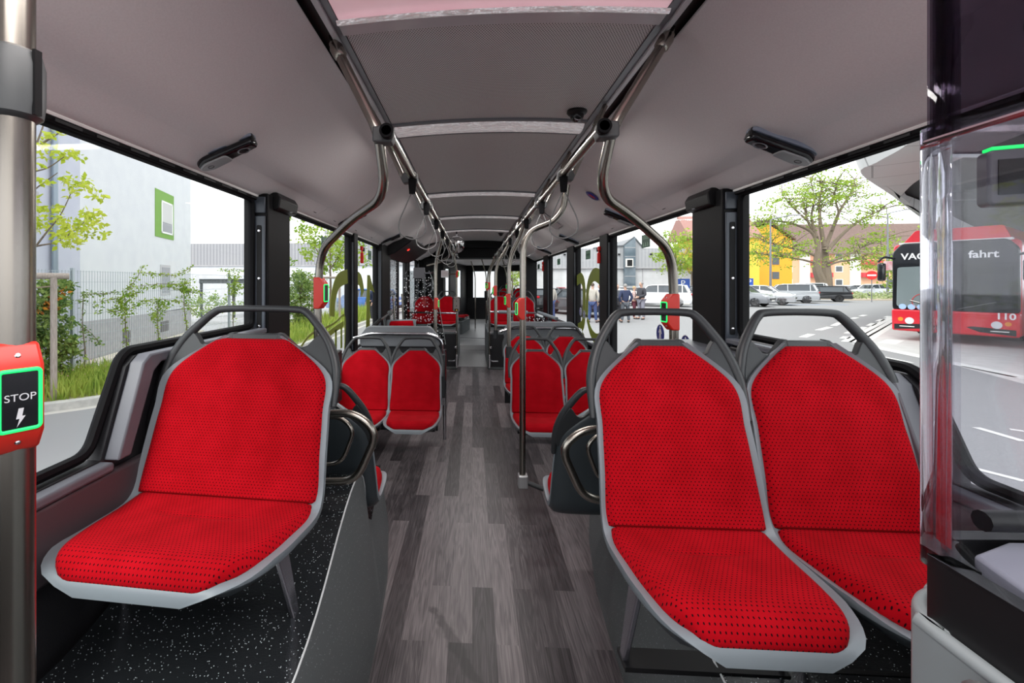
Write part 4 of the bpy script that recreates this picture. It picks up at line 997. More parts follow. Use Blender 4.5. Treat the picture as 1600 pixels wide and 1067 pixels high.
# folded bellows of the joint
m = MB(); rows = []
for k in range(13):
    y = 9.78+k*.1; o_ = .06*(k % 2)
    rows.append([(-1.0-o_, y, .0), (-1.0-o_, y, 2.1+o_), (1.2+o_, y, 2.1+o_), (1.2+o_, y, 0)])
m.grid(rows); struct(m.build('wall_bellows', mat('bellows', (.06, .058, .06), .7), smooth=0))
struct(MB().box(-.75, .95, 9.75, 11.1, .0, .12).build('floor_turntable', mat('turntable_grey', (.36, .36, .37), .4), bevel=.01))
RA = radians(-9)
def rear(o): o.location = (CX, 10.9, 0); o.rotation_euler = (0, 0, RA); return o
fl = rear(struct(MB().box(-1.2, 1.2, 0, 5.6, -.05, .13).build('floor_rear_car', M_ramp, smooth=0)))
rear(struct(MB().box(-1.25, 1.25, 0, 5.7, 2.10, 2.2).build('ceiling_rear_car', M_cove, smooth=0)))
def rwall(name, x0, x1, y0, y1, holes, axis):
    """wall of the rear car: bands above and below the windows and posts between them"""
    r = rear(struct(MB().box(x0, x1, y0, y1, -.3, .92).build(name, M_dgrey, smooth=0)))
    MB().box(x0, x1, y0, y1, 1.88, 2.15).build('top_band', M_black, r)
    for a, b in holes:
        if axis == 'y': MB().box(x0, x1, a, b, .9, 1.9).build('post', M_black, r)
        else: MB().box(a, b, y0, y1, .9, 1.9).build('post', M_black, r)
    if axis == 'y': MB().box((x0+x1)/2-.004, (x0+x1)/2+.004, y0, y1, .9, 1.9).build('glass_pane', M_glass, r, smooth=0)
    else: MB().box(x0, x1, (y0+y1)/2-.004, (y0+y1)/2+.004, .9, 1.9).build('glass_pane', M_glass, r, smooth=0)
    return r
rwall('wall_rear_left', -1.24, -1.18, 0, 5.6, [(0, .35), (.9, 1.15), (1.75, 1.95), (2.6, 3.5), (4.6, 5.6)], 'y')
rwall('wall_rear_right', 1.18, 1.24, 0, 5.6, [(0, .3), (1.5, 1.7), (3.0, 3.2), (4.4, 5.6)], 'y')
rwall('wall_rear_end', -1.24, 1.24, 5.6, 5.66, [(-1.24, -.95), (-.15, .35), (.95, 1.24)], 'x')
Mr = Matrix.Translation((CX, 10.9, 0)) @ RZ(RA)
def rp(x, y, z): v = Mr @ Vector((x, y, z)); return (v.x, v.y, v.z)
g4 = 'red seats in the rear car'
for x, y, z, a, lb in ((-.78, .95, .56, pi/2, 'red sideways seat in the rear car just beyond the joint'), (-.78, 1.45, .56, pi/2, 'second red sideways seat in the rear car beyond the joint'),
                       (.30, 4.6, .80, 0, 'red seat facing forward at the back end of the rear car'), (.78, 4.6, .80, 0, 'red seat in the back right corner of the rear car'),
                       (.55, 2.4, .56, 0, 'red seat in the rear car seen between the right aisle poles')):
    dup(seatB, rp(x, y, z), RA+a, lb, g4)
MBp = MB().box(-1.15, -.45, .6, 1.85, .13, .472); o = MBp.build('wheel_box', M_speckS, bevel=.02); rear(o); tag(o, 'low box under the sideways seats of the rear car', 'platform')
o = MB().box(.05, 1.15, 4.1, 5.5, .13, .712).build('wheel_box', M_speckS, bevel=.02); rear(o); tag(o, 'platform under the last seats of the rear car', 'platform')
o = MB().box(.3, 1.15, 2.0, 2.9, .13, .472).build('wheel_box', M_speckS, bevel=.02); rear(o); tag(o, 'platform under the right seat of the rear car', 'platform')
for x, y, lb in ((.10, 1.2, 'thin upright pole in the rear car with a black card reader'), (-.35, 2.2, 'thin upright pole in the rear car near the dotted door'), (.62, 1.6, 'thin upright pole in the rear car behind the right platform seats')):
    b = rp(x, y, .13); t = thing('grab_pole', lb, 'pole', b, 0, 'poles in the rear car')
    MB().tube(rounded([(0, 0, 0), (0, 0, 1.55), (-.12, .02, 1.97)], .15, 6), .017, 10).build('tube', M_steel, t)
b = rp(.10, 1.184, 1.12); t = thing('card_reader', 'black card reader on the thin pole in the rear car', 'card reader', b)
MB().prism(rrect(-.05, .05, -.13, .13, .008), -.05, .0, 'y').build('housing', M_black, t, bevel=.006)
b = rp(.10, 1.19, 1.40); button_box(b, 'red stop button above the black card reader in the rear car', 0)
b = rp(.62, 1.59, 1.36); button_box(b, 'red stop button on the pole at the right of the rear car', 0)
# ---------------------------------------------------------------- outside: ground
G = -.33
M_asph = noise_mat('asphalt', (.20, .20, .205), (.255, .255, .26), 60, .85, bstr=.3, detail=8)
M_asphL = noise_mat('asphalt_fine', (.19, .19, .195), (.30, .30, .305), 220, .85, bstr=.3, detail=4)
M_kerb = noise_mat('kerb_stone', (.42, .41, .39), (.52, .51, .48), 12, .8, bstr=.15)
M_white = mat('road_white', (.62, .62, .60), .7)
M_wall = noise_mat('white_render', (.60, .615, .65), (.64, .655, .68), 2.5, .85, bstr=.05)
M_wall2 = noise_mat('shaded_render', (.46, .475, .56), (.49, .505, .58), 2.5, .85)  # lavender tone paints the shade on the wing wall
M_plinth = noise_mat('grey_plinth', (.36, .35, .37), (.42, .41, .42), 8, .85)
M_bark = noise_mat('bark', (.13, .10, .075), (.24, .19, .14), 14, .9, bstr=.5, bd=.01, sc3=(3, 3, .6))
M_wood = noise_mat('grey_wood', (.30, .25, .22), (.42, .36, .32), 20, .8, sc3=(4, 4, .5))
def leafmat(name, c1, c2, sc=3.0):
    m = noise_mat(name, c1, c2, sc, .6, spec=.2); b = bs(m)
    nt_ = m.node_tree; o = [n for n in nt_.nodes if n.type == 'OUTPUT_MATERIAL'][0]
    tr = nt_.nodes.new('ShaderNodeBsdfTranslucent'); mx = nt_.nodes.new('ShaderNodeMixShader'); mx.inputs['Fac'].default_value = .4
    src = b.inputs['Base Color'].links[0].from_socket; ln(m, src, tr.inputs['Color']); ln(m, b.outputs[0], mx.inputs[1]); ln(m, tr.outputs[0], mx.inputs[2]); ln(m, mx.outputs[0], o.inputs['Surface'])
    return m
M_leafY = leafmat('spring_leaf', (.42, .52, .04), (.62, .66, .10))
M_leafG = leafmat('green_leaf', (.17, .30, .035), (.38, .48, .07), 1.2)
M_ivy = leafmat('ivy_leaf', (.07, .16, .04), (.36, .46, .13), 14)
M_vine = leafmat('vine_leaf', (.16, .30, .03), (.40, .50, .08), 5)
M_grass = leafmat('grass_blade', (.20, .32, .04), (.48, .55, .12), 4)
struct(MB().box(-160, 160, -60, 220, G-.2, G).build('ground_street', M_asph, smooth=0))
# left verge
kerb = spline([(-9.0, 3.6, 0), (-7.4, 4.62, 0), (-5.99, 5.80, 0), (-5.45, 6.33, 0), (-4.95, 7.2, 0), (-4.7, 9, 0), (-4.6, 14, 0), (-4.6, 29, 0)], 6)
def off(path, d):
    o = []
    for i, p in enumerate(path):
        t_ = (path[min(i+1, len(path)-1)]-path[max(i-1, 0)]).normalized(); o.append((p.x-t_.y*d, p.y+t_.x*d))
    return o
def strip(path, d0, d1, z0, z1):
    a, b = off(path, d0), off(path, d1); m = MB()
    m.grid([[(x, y, z0) for x, y in a], [(x, y, z1) for x, y in a], [(x, y, z1) for x, y in b], [(x, y, z0) for x, y in b]]); return m
struct(strip(kerb, 0, .15, G, G+.12).build('kerb', M_kerb, smooth=0, bevel=.015))
struct(strip(kerb, -.16, 0, G, G+.004).build('kerb_gutter', mat('gutter', (.5, .48, .44), .8), smooth=0))
lane = MB().add([(x, y, G+.003) for x, y in off(kerb, -.16)]+[(1.0, 40, G+.003), (1.0, -6, G+.003), (-9, -6, G+.003)], [tuple(range(len(kerb)+3))[::-1]])
struct(lane.build('road_lane', M_asphL, smooth=0))
a = off(kerb, .15)
vg = MB().add([(x, y, G+.11) for x, y in a]+[(-7.6, 29, G+.11), (-7.6, 3.2, G+.11)], [tuple(range(len(a)+2))])
struct(vg.build('ground_verge', noise_mat('soil', (.20, .22, .08), (.32, .30, .16), 8, .9), smooth=0))
struct(MB().box(-20, -7.5, -2, 33, G-.1, G+.02).build('ground_path', noise_mat('pale_paving', (.40, .39, .40), (.46, .45, .46), 6, .8), smooth=0))
# grass on the verge
def blades(region, n, h0, h1, seed, wd=.012):
    rnd = random.Random(seed); m = MB()
    for _ in range(n):
        x, y = region(rnd); h = rnd.uniform(h0, h1); a = rnd.uniform(0, 2*pi); l = rnd.uniform(0, .6)*h; wx, wy = cos(a)*wd, sin(a)*wd; b = rnd.uniform(0, 2*pi)
        m.add([(x-wx, y-wy, G+.1), (x+wx, y+wy, G+.1), (x+wx*.7+cos(b)*l*.4, y+wy*.7+sin(b)*l*.4, G+.1+h*.6), (x-wx*.7+cos(b)*l*.4, y-wy*.7+sin(b)*l*.4, G+.1+h*.6), (x+cos(b)*l, y+sin(b)*l, G+.1+h)], [(0, 1, 2, 3), (3, 2, 4)])
    return m
def reg(rnd):
    i = rnd.randrange(2, len(a)-2); x, y = a[i]; f = rnd.random(); j = min(i+1, len(a)-1); k = rnd.random()
    x0_, y0_ = a[i][0]*(1-k)+a[j][0]*k, a[i][1]*(1-k)+a[j][1]*k
    return (x0_*(1-f)+(-7.0)*f-.03, y0_+f*1.2*(1 if y0_ < 7 else 0))
o = blades(reg, 5200, .10, .36, 3).build('grass', M_grass, smooth=0); tag(o, 'tall green grass on the verge between kerb and wire fence', 'grass', kind='stuff')
m = MB(); rnd = random.Random(5)
for _ in range(60):
    x, y = reg(rnd); m.lathe([(0, 0), (.012, .006), (0, .012)], 6, TL(x, y, G+.30+rnd.random()*.14))
o = m.build('wildflowers', mat('flower_pink', (.55, .18, .35), .6), smooth=0); tag(o, 'tiny pink wildflowers among the grass by the fence', 'flowers', kind='stuff')

# wire fence
FX = -6.95
fence = thing('wire_fence', 'tall grey wire mesh fence with posts before the white building', 'fence', (FX, 4.7, G))
M_wire = mat('fence_wire', (.42, .46, .50), .55, .1)
for k in range(9):
    y0 = .17+(k-1)*2.52; m = MB()
    for i in range(42): m.box(-.003, .003, y0+.03+i*.06, y0+.036+i*.06, .08, 2.02)
    for j in range(11): m.box(-.010, -.003, y0, y0+2.5, .1+j*.19, .107+j*.19)
    m.build('wire_panel', M_wire, fence, smooth=0)
    if k != 2: MB().box(-.03, .03, y0+2.49, y0+2.53, 0, 2.06).build('post', M_wire, fence)
def leaf_clump(m, rnd, c, r, n, s, flat=None):
    """n small pointed leaves scattered around c"""
    for _ in range(n):
        d = Vector((rnd.gauss(0, 1), rnd.gauss(0, 1), rnd.gauss(0, 1))); d = d.normalized()*rnd.random()**.5
        p = Vector(c)+Vector((d.x*r[0], d.y*r[1], d.z*r[2]))
        q = s*rnd.uniform(.6, 1.3); u = Vector((rnd.gauss(0, 1), rnd.gauss(0, 1), rnd.gauss(-.3, .7))).normalized(); v = u.orthogonal().normalized()
        v = (Matrix.Rotation(rnd.uniform(0, 6.28), 3, u) @ v)
        m.add([p, p+u*q*.45+v*q*.30, p+u*q, p+u*q*.45-v*q*.30], [(0, 1, 2, 3)])
def vine(y, h, label, tops, n=140, dead=False):
    t = thing('climbing_vine', label, 'climbing plant', (FX+.05, y, G+.1), 0, 'vines on the wire fence'); rnd = random.Random(int(y*100))
    st_ = spline([(0, 0, 0), (rnd.uniform(-.03, .05), rnd.uniform(-.06, .06), h*.3), (rnd.uniform(-.03, .05), rnd.uniform(-.05, .05), h*.65), (0, 0, h)], 6)
    m = MB().tube(st_, [.014-.008*i/len(st_) for i in range(len(st_))], 6)
    for (yy, z0, y2, z2) in tops: m.tube(spline([(0, yy, z0), (.02, (yy+y2)/2, (z0+z2)/2+rnd.uniform(-.05, .05)), (0, y2, z2)], 4), .006, 5)
    m.build('stem', M_bark, t)
    f = MB()
    for (yy, z0, y2, z2) in tops:
        k = max(3, int(abs(y2-yy)/.12+abs(z2-z0)/.12))
        for i in range(k+1): leaf_clump(f, rnd, (.0, yy+(y2-yy)*i/k, z0+(z2-z0)*i/k), (.07, .09, .055), 11, .055)
    for p in st_[6:]:
        leaf_clump(f, rnd, p, (.06, .06, .08), 4 if dead else 7, .055)
    for _ in range(n//14):
        leaf_clump(f, rnd, (rnd.uniform(-.05, .08), rnd.gauss(0, .16), h*rnd.uniform(.7, 1.03)), (.08, .11, .09), 14, .06)
    f.build('leaves', M_ivy if dead else M_vine, t, smooth=0); return t
vine(7.55, 1.55, 'thin bare-stemmed vine on the wire fence just beyond the ivy clump', [(0, 1.5, .75, 1.52), (0, .9, .35, .55)], 60, True)
vine(8.5, 1.45, 'leafy vine on the wire fence with a tuft in its middle', [(-.6, 1.35, .4, 1.5), (.0, 1.5, .5, 2.05), (-.4, 1.15, .4, 1.25)], 300)
vine(9.45, 1.30, 'leafy vine on the wire fence below the green-framed window', [(-.9, 1.60, .9, 1.66), (-.5, 1.32, .7, 1.25), (-.4, 1.9, .6, 1.86)], 260)
vine(10.35, 1.75, 'bushy vine wrapped round the grey fence post', [(-.6, 1.62, .6, 1.45), (0, 1.2, .5, .9), (-.2, 1.9, .3, 2.1)], 420)
vine(12.6, 1.9, 'tall green vine on the fence left of the black car shelter', [(-.7, 2.05, 1.6, 2.05), (.0, 1.5, .8, 1.6)], 520)
vine(14.4, 1.8, 'slim vine on the fence close to the broad left pillar', [(-.8, 2.0, .8, 1.95)], 240)
# ivy clump beside the stake
t = thing('ivy_bush', 'dense ivy clump on the fence with orange leaves at its top', 'bush', (FX+.12, 6.75, G+.1)); rnd = random.Random(11); f = MB()
for _ in range(230):
    leaf_clump(f, rnd, (rnd.uniform(-.12, .16), rnd.uniform(-.95, .48), rnd.uniform(.03, 1.72)*(1 if rnd.random() < .8 else .6)), (.12, .13, .12), 26, .085)
f.build('leaves', M_ivy, t, smooth=0)
f = MB()
for _ in range(14): leaf_clump(f, rnd, (.12, rnd.uniform(-.8, .2), rnd.uniform(1.25, 1.72)), (.08, .08, .06), 14, .07)
f.build('autumn_leaves', leafmat('autumn_leaf', (.35, .10, .03), (.75, .30, .03), 12), t, smooth=0)
MB().tube([(0, -.2, 0), (0, -.2, 1.5)], .03, 6).build('stem', M_bark, t)
t = thing('tree_stake', 'grey wooden stake frame beside the ivy clump, tied with rope', 'stake', (-6.05, 6.12, G+.1))
MB().tube([(0, 0, 0), (0, 0, 1.78)], .042, 12).build('post', M_wood, t)
MB().tube([(.10, .14, 1.80), (-.9, -1.1, 1.80)], .045, 12).build('crossbar', M_wood, t)
MB().tube(spline([(.04, .05, 1.66), (-.4, -.5, 1.60), (-.9, -1.05, 1.64)], 5), .012, 6).build('rope', mat('rope', (.25, .20, .15), .9), t)

# trees
def branchy(name, label, loc, twigs, clumps, leafm, ls, npc, rad, group=None, seed=1, leafname='foliage'):
    t = thing(name, label, 'tree', loc, 0, group); rnd = random.Random(seed); m = MB()
    for path, r0, r1 in twigs:
        s_ = spline(path, 5); m.tube(s_, [r0+(r1-r0)*i/(len(s_)-1) for i in range(len(s_))], 8)
    m.build('trunk', M_bark, t)
    f = MB()
    for c in clumps: leaf_clump(f, rnd, c, rad, npc, ls)
    f.build(leafname, leafm, t, smooth=0); return t
def ray(x, y):
    vx = (x-694)/700; vz = -(y-441)/700; c_, s_ = cos(YAW), sin(YAW); return Vector((vx*c_-s_, vx*s_+c_, vz))
def at(x, y, d): return ray(x, y)*d+Vector((0, 0, 1.48))
b = Vector((-7.0, 5.35, G+.1))
def lw(pts, d): return [tuple(at(x, y, d)-b) for x, y in pts]
tw = [([(0, 0, 0), (.02, 0, 1.6), (.0, .05, 3.0), (.05, .1, 4.2)], .06, .03)]
for pts in ([(30, 405), (47, 395), (75, 360), (95, 335), (113, 297)], [(28, 300), (47, 272), (75, 262), (100, 245)], [(28, 330), (50, 300), (90, 270)], [(28, 392), (60, 384), (95, 375), (140, 340)], [(30, 290), (55, 230), (68, 195), (75, 170)], [(60, 228), (85, 212), (98, 205)]):
    tw.append((lw(pts, 6.0), .016, .005))
cl = []
rnd = random.Random(4)
for x, y, k in ((60, 240, 3), (75, 232, 3), (95, 245, 3), (118, 243, 3), (104, 238, 2), (110, 280, 4), (125, 285, 3), (140, 290, 4), (152, 300, 3), (112, 300, 3), (62, 285, 4), (52, 262, 3), (58, 310, 3), (85, 330, 4), (75, 350, 3), (98, 345, 5), (112, 352, 5), (130, 338, 5), (148, 332, 4), (160, 345, 3), (110, 365, 5), (122, 378, 4), (100, 380, 3), (92, 362, 4), (70, 210, 3), (95, 212, 2), (55, 330, 3), (137, 352, 4), (50, 350, 3), (140, 368, 2), (160, 368, 2)):
    for _ in range(k): cl.append(tuple(at(x+rnd.uniform(-9, 9), y+rnd.uniform(-7, 7), 6.0+rnd.uniform(-.35, .35))-b))
branchy('street_tree', 'young tree with yellow-green leaves before the lavender wall', tuple(b), tw, cl, M_leafY, .075, 9, (.07, .07, .06))

# white building on the left
A0 = Vector((-8.512, 9.082)); DW = Vector((-.254, .967)); NW = Vector((.967, .254))
def wallM(): return Matrix(((DW.x, NW.x, 0, A0.x), (DW.y, NW.y, 0, A0.y), (0, 0, 1, G), (0, 0, 0, 1)))   # local x along wall, y out of the wall
def onwall(x, y, o_=0):
    r_ = ray(x, y); P0 = A0+NW*o_; t_ = P0.dot(NW)/(r_.x*NW.x+r_.y*NW.y); p = r_*t_; return ((Vector((p.x, p.y))-P0).dot(DW), p.z+1.48-G)
bl = thing('white_building', 'tall white rendered building with one green-framed window beyond the fence', 'building'); bl.matrix_world = wallM()
MB().box(0, 6.9, -8, 0, .9, 10).build('wall', M_wall, bl, smooth=0)
MB().prism([(0, -.6), (6.9, -.6), (6.9, .86), (0, .94)], -8, .02, 'y').build('plinth', M_plinth, bl, smooth=0)
u0, z0 = onwall(242, 372); u1, z1 = onwall(271, 297); u1b, z1b = onwall(271, 372); u0b, z0b = onwall(242, 297)
gz0, gz1 = 2.05, 3.95
gz0 = (onwall(256, 372)[1]); gz1 = (onwall(256, 300)[1])
MB().box(u0, u1, .0, .015, gz0, gz1).build('green_surround', mat('surround_green', (.16, .33, .05), .7), bl, smooth=0)
wu0, wu1 = u0+(u1-u0)*.30, u0+(u1-u0)*.92; wz0, wz1 = gz0+(gz1-gz0)*.10, gz0+(gz1-gz0)*.80
wf = MBX(wu0, wu1, .016, .03, wz0, wz0+.05); wf.box(wu0, wu1, .016, .03, wz1-.05, wz1); wf.box(wu0, wu0+.06, .016, .03, wz0, wz1); wf.box(wu1-.06, wu1, .016, .03, wz0, wz1)
wf = wf.build('window', mat('window_white', (.8, .8, .8), .5), bl, smooth=0)
MB().box(wu0+.06, wu1-.06, .0155, .020, wz0+.05, wz1-.05).build('pane', mat('dim_pane', (.25, .26, .28), .15), wf, smooth=0)
MB().box(wu0+.06, wu1-.06, .0205, .026, wz0+.35, wz1-.05).build('roller_blind', mat('blind_grey', (.55, .55, .55), .7), wf, smooth=0)
lu0, _ = onwall(250, 440); lu1, _ = onwall(266, 440); lz0 = onwall(258, 461)[1]; lz1 = onwall(258, 414)[1]
lw_ = MB().box(lu0, lu1, .001, .012, lz0, lz1).build('window', mat('recess_grey', (.45, .45, .47), .7), bl, smooth=0)
MB().box(lu0+.12, lu1-.06, .0125, .016, lz0+.06, lz1-.08).build('pane', mat('dim_pane', (.25, .26, .28), .15), lw_, smooth=0)
for x0_, x1_, y_ in ((190, 202, 528), (250, 262, 511)):
    q0, zz = onwall(x0_, y_); q1, _ = onwall(x1_, y_)
    MB().box(q0, q1, .021, .03, zz-.16, zz+.16).build('cellar_window', mat('recess_dark', (.10, .085, .09), .5), bl, smooth=0)
wing = thing('shaded_wing', 'pale lavender wing with a drainpipe beside the white building', 'building'); wing.matrix_world = wallM()
MB().box(-9, -.02, -8, .12, 0, 10).build('wall', M_wall2, wing, smooth=0)
pu = onwall(79, 300, .12)[0]
MB().tube([(pu, .19, 0), (pu, .19, 9.8)], .055, 12).build('drainpipe', mat('pipe_grey', (.26, .31, .36), .4, .4), wing)
gu = onwall(44, 430, .12)[0]; MB().box(gu-.6, gu+.10, .121, .15, 0, 2.62).build('green_door', mat('door_green', (.20, .55, .20), .6), wing, smooth=0)
gp = onwall(50, 320, .12); MB().box(gp[0]-.05, gp[0]+.05, .121, .2, gp[1]-.5, gp[1]+.25).build('meter_box', M_plinth, wing, smooth=0)
# gravel edge along the plinth
o = MB().prism([(0, .05), (6.9, .05), (6.9, .45), (0, .45)], G+.0, G+.06, 'z'); mw = Matrix(((DW.x, NW.x, 0, A0.x), (DW.y, NW.y, 0, A0.y), (0, 0, 1, 0), (0, 0, 0, 1)))
o = o.build('gravel_strip', noise_mat('gravel', (.45, .38, .28), (.72, .68, .60), 30, .9), smooth=0); o.matrix_world = mw; struct(o)
# corrugated hall behind
def corrugated(name, c1, c2, freq):
    m = mat(name, c1, .6, .1); wv = nd(m, 'ShaderNodeTexWave', Scale=freq); ln(m, coord(m), wv.inputs['Vector']); ln(m, ramp(m, wv.outputs['Fac'], [(.25, c2), (.7, c1)]), bs(m).inputs['Base Color']); bump(m, wv.outputs['Fac'], .4, .02); return m
M_corr = corrugated('corrugated_sheet', (.33, .33, .345), (.25, .25, .27), 1.2)
hl = thing('industrial_hall', 'long grey corrugated hall behind the white building', 'building', (-14, 34, G))
MB().prism([(-14, 3.15), (3.4, 3.15), (3.4, 4.85), (-14, 4.85)], 0, 14, 'y').build('corrugated_wall', M_corr, hl, smooth=0)
MB().box(-14, 3.4, .05, 14, 0, 3.15).build('lower_wall', M_wall, hl, smooth=0)
MB().box(-14, 3.4, -.05, .0, 3.08, 3.16).build('band', M_plinth, hl, smooth=0)
hl = thing('industrial_hall', 'grey hall with a gable seen between the left pillars', 'building', (-6.2, 31, G))
MB().prism([(-4.2, 3.1), (8, 3.1), (8, 4.6), (-1.95, 4.6), (-3.0, 5.15), (-4.2, 5.5)], 0, 16, 'y').build('corrugated_wall', M_corr, hl, smooth=0)
MB().box(-4.2, 8, .05, 16, 0, 3.1).build('lower_wall', M_wall, hl, smooth=0)
MB().box(-4.2, 8, -.06, .0, 3.02, 3.12).build('band', M_plinth, hl, smooth=0)
t = thing('car_shelter', 'low black carport frame seen through the fence before the hall', 'shelter', (-11.5, 22, G))
MB().box(-2.4, 1.2, 0, 2.2, 1.75, 1.98).build('roof', M_black, t)
for x in (-2.3, -.6, 1.1): MB().box(x-.05, x+.05, 0, .1, 0, 1.8).build('post', M_black, t)
t = thing('hedge', 'clipped green hedge in front of the black carport', 'hedge', (-10.5, 19, G)); rnd = random.Random(21); f = MB()
for _ in range(120): leaf_clump(f, rnd, (rnd.uniform(-3.2, 2.6), rnd.uniform(-.25, .25), rnd.uniform(.45, 1.25)), (.22, .2, .18), 16, .12)
f.build('leaves', M_vine, t, smooth=0)
# bush and staked tree in the second window
t = thing('ivy_bush', 'ivy-covered bush right behind the broad left pillar', 'bush', (-6.1, 15.6, G+.1)); rnd = random.Random(31); f = MB()
for _ in range(190): leaf_clump(f, rnd, (rnd.gauss(0, .26), rnd.gauss(0, .3), rnd.uniform(.03, 2.05)), (.17, .17, .17), 22, .10)
f.build('leaves', M_ivy, t, smooth=0); MB().tube([(0, 0, 0), (0, 0, 1.7)], .04, 6).build('stem', M_bark, t)
rnd = random.Random(8); cl = [(rnd.gauss(0, .75), rnd.gauss(0, .7), 3.3+rnd.gauss(0, .75)) for _ in range(95)]
branchy('street_tree', 'staked young tree with a round crown beyond the arched left pole', (-5.75, 17.8, G+.1), [([(0, 0, 0), (.03, 0, 1.5), (0, .02, 2.6), (.05, 0, 4.1)], .06, .02), ([(0, 0, 2.2), (.4, .1, 2.9), (.7, .1, 3.6)], .03, .01), ([(0, 0, 2.4), (-.5, -.1, 3.0), (-.8, 0, 3.5)], .03, .01)], cl, M_leafG, .15, 26, (.26, .26, .22), seed=8)
t = thing('tree_stake', 'wooden frame of stakes round the young tree beyond the arched pole', 'stake', (-5.75, 17.6, G+.1))
for x, y in ((-.55, -.3), (.55, -.3), (-.55, .5), (.55, .5)): MB().tube([(x, y, 0), (x, y, 1.95)], .045, 10).build('post', M_wood, t)
for y in (-.3, .5): MB().tube([(-.7, y, 1.9), (.7, y, 1.9)], .045, 10).build('crossbar', M_wood, t)
o = blades(lambda r: (r.uniform(-6.6, -4.8), r.uniform(9, 26)), 2600, .2, .6, 9, .02).build('grass', M_grass, smooth=0); tag(o, 'rough grass seen low through the second left window', 'grass', kind='stuff')

# ---------------------------------------------------------------- cars
M_tyre = mat('tyre', (.02, .02, .022), .8); M_rim = mat('alloy', (.45, .45, .47), .3, .8); M_cglass = mat('car_glass', (.04, .05, .06), .08, spec=.8)
M_tail = mat('tail_red', (.45, .01, .015), .3); M_head = mat('headlamp', (.7, .72, .75), .15); M_plate = mat('plate_white', (.75, .75, .72), .5)
def car(loc, heading, paint, label, kind='suv', L=4.5, W=1.84, H=1.58, group='parked cars beyond the street'):
    """local +y is the nose"""
    t = thing('car', label, 'car', (loc[0], loc[1], G), heading, group); h = L/2; w_ = W/2
    belt = 1.06 if kind == 'suv' else .94; m = MB()
    prof = [(-h, .35), (-h-.0, .62), (-h+.06, belt-.05), (-h+.16, belt), (h*.42, belt), (h*.86, belt-.14), (h*.98, belt-.32), (h, .45), (h-.06, .28), (-h+.08, .28)]
    rows = []
    for x, k, dz in ((-w_, .965, -.02), (-w_*.97, .985, 0), (-w_*.8, 1.0, .015), (0, 1.0, .02), (w_*.8, 1.0, .015), (w_*.97, .985, 0), (w_, .965, -.02)): rows.append([(x, y*k, z+(dz if z > .6 else 0)) for y, z in prof])
    m.grid(rows+[]); n = len(prof)
    for i in range(len(rows)-1): m.f.append((i*n+n-1, i*n, (i+1)*n, (i+1)*n+n-1)); m.mi.append(0)
    m.f.append(tuple(range(n))[::-1]); m.mi.append(0); m.f.append(tuple((len(rows)-1)*n+j for j in range(n))); m.mi.append(0)
    m.build('body', paint, t, smooth=40)
    r0 = -h+.10 if kind != 'sedan' else -h+.5; f0 = h*.50
    ga = [(r0, belt-.02), (r0+.28, H-.10), (r0+.5, H-.04), (.25, H-.04), (.55, H-.10), (f0, belt-.02)]
    g_ = MB().grid([[(-w_*.93, y, z) if z < belt else (-w_*.76, y, z) for y, z in ga], [(w_*.93, y, z) if z < belt else (w_*.76, y, z) for y, z in ga]])
    g_.add([(-w_*.93 if z < belt else -w_*.72, y, z) for y, z in ga], [tuple(range(6))[::-1]]); g_.add([(w_*.93 if z < belt else w_*.72, y, z) for y, z in ga], [tuple(range(6))])
    g_.build('windows', M_cglass, t, smooth=0)
    MB().prism([(r0+.16, H-.13), (r0+.5, H-.015), (.25, H-.015), (.64, H-.13), (.25, H-.10), (r0+.5, H-.10)], -w_*.79, w_*.79).build('roof', paint, t, bevel=.02)
    p_ = MB()
    for s in (-1, 1):
        for y in (r0+.55, -.05, .0): 
            if y == .0: continue
            a_ = (s*w_*.94, y, belt-.02); b_ = (s*w_*.735, y, H-.06); p_.tube([a_, b_], .035, 6)
        p_.tube([(s*w_*.92, r0+.10, belt), (s*w_*.77, r0+.34, H-.10)], .10, 6); p_.tube([(s*w_*.94, f0, belt-.02), (s*w_*.735, .60, H-.09)], .035, 6)
    p_.build('pillars', paint, t)
    for s in (-1, 1):
        for y in (-h*.60, h*.62):
            wm = TL(s*(w_-.10), y, .34) @ RY(s*pi/2)
            wh = MB().lathe([(.20, -.10), (.33, -.09), (.345, -.05), (.345, .07), (.33, .10), (.20, .10)], 22, wm).build('wheel', M_tyre, t)
            m = MB().lathe([(0, .075), (.06, .085), (.20, .09), (.21, .10)], 20, wm)
            m.build('rim', M_rim, wh)
            m = MB()
            for k in range(10): m.prism([(.07, -.018), (.19, -.03), (.19, .03), (.07, .018)], .088, .094, 'z', wm @ RZ(k*pi/5))
            m.build('rim_gap', M_tyre, wh)
        MB().box(s*w_*.98, s*w_*.58, -h*.995, -h+.13, belt-.20, belt-.06).build('tail_lamp', M_tail, t, bevel=.02)
        MB().box(s*w_*.97, s*w_*.60, h*.80, h*.965, belt-.34, belt-.20).build('headlamp', M_head, t, bevel=.02)
        MB().box(s*w_*.98, s*(w_+.14), h*.36, h*.36+.16, belt+.0, belt+.12).build('wing_mirror', paint, t, bevel=.02)
    MB().box(-.26, .26, -h-.01, -h+.03, .66, .77).build('number_plate', M_plate, t); MB().box(-.26, .26, h-.03, h+.015, .42, .52).build('number_plate', M_plate, t)
    MB().box(-w_*.9, w_*.9, -h-.012, -h+.1, .30, .48).build('bumper', M_black, t, bevel=.02); MB().box(-w_*.55, w_*.55, h-.06, h+.01, .50, .64).build('grille', M_black, t, bevel=.01)
    return t
P_sil = mat('paint_silver', (.48, .50, .53), .25, .35, coat=.6); P_gry = mat('paint_grey', (.20, .21, .23), .25, .3, coat=.6); P_blk = mat('paint_black', (.025, .026, .03), .2, .1, coat=.6)
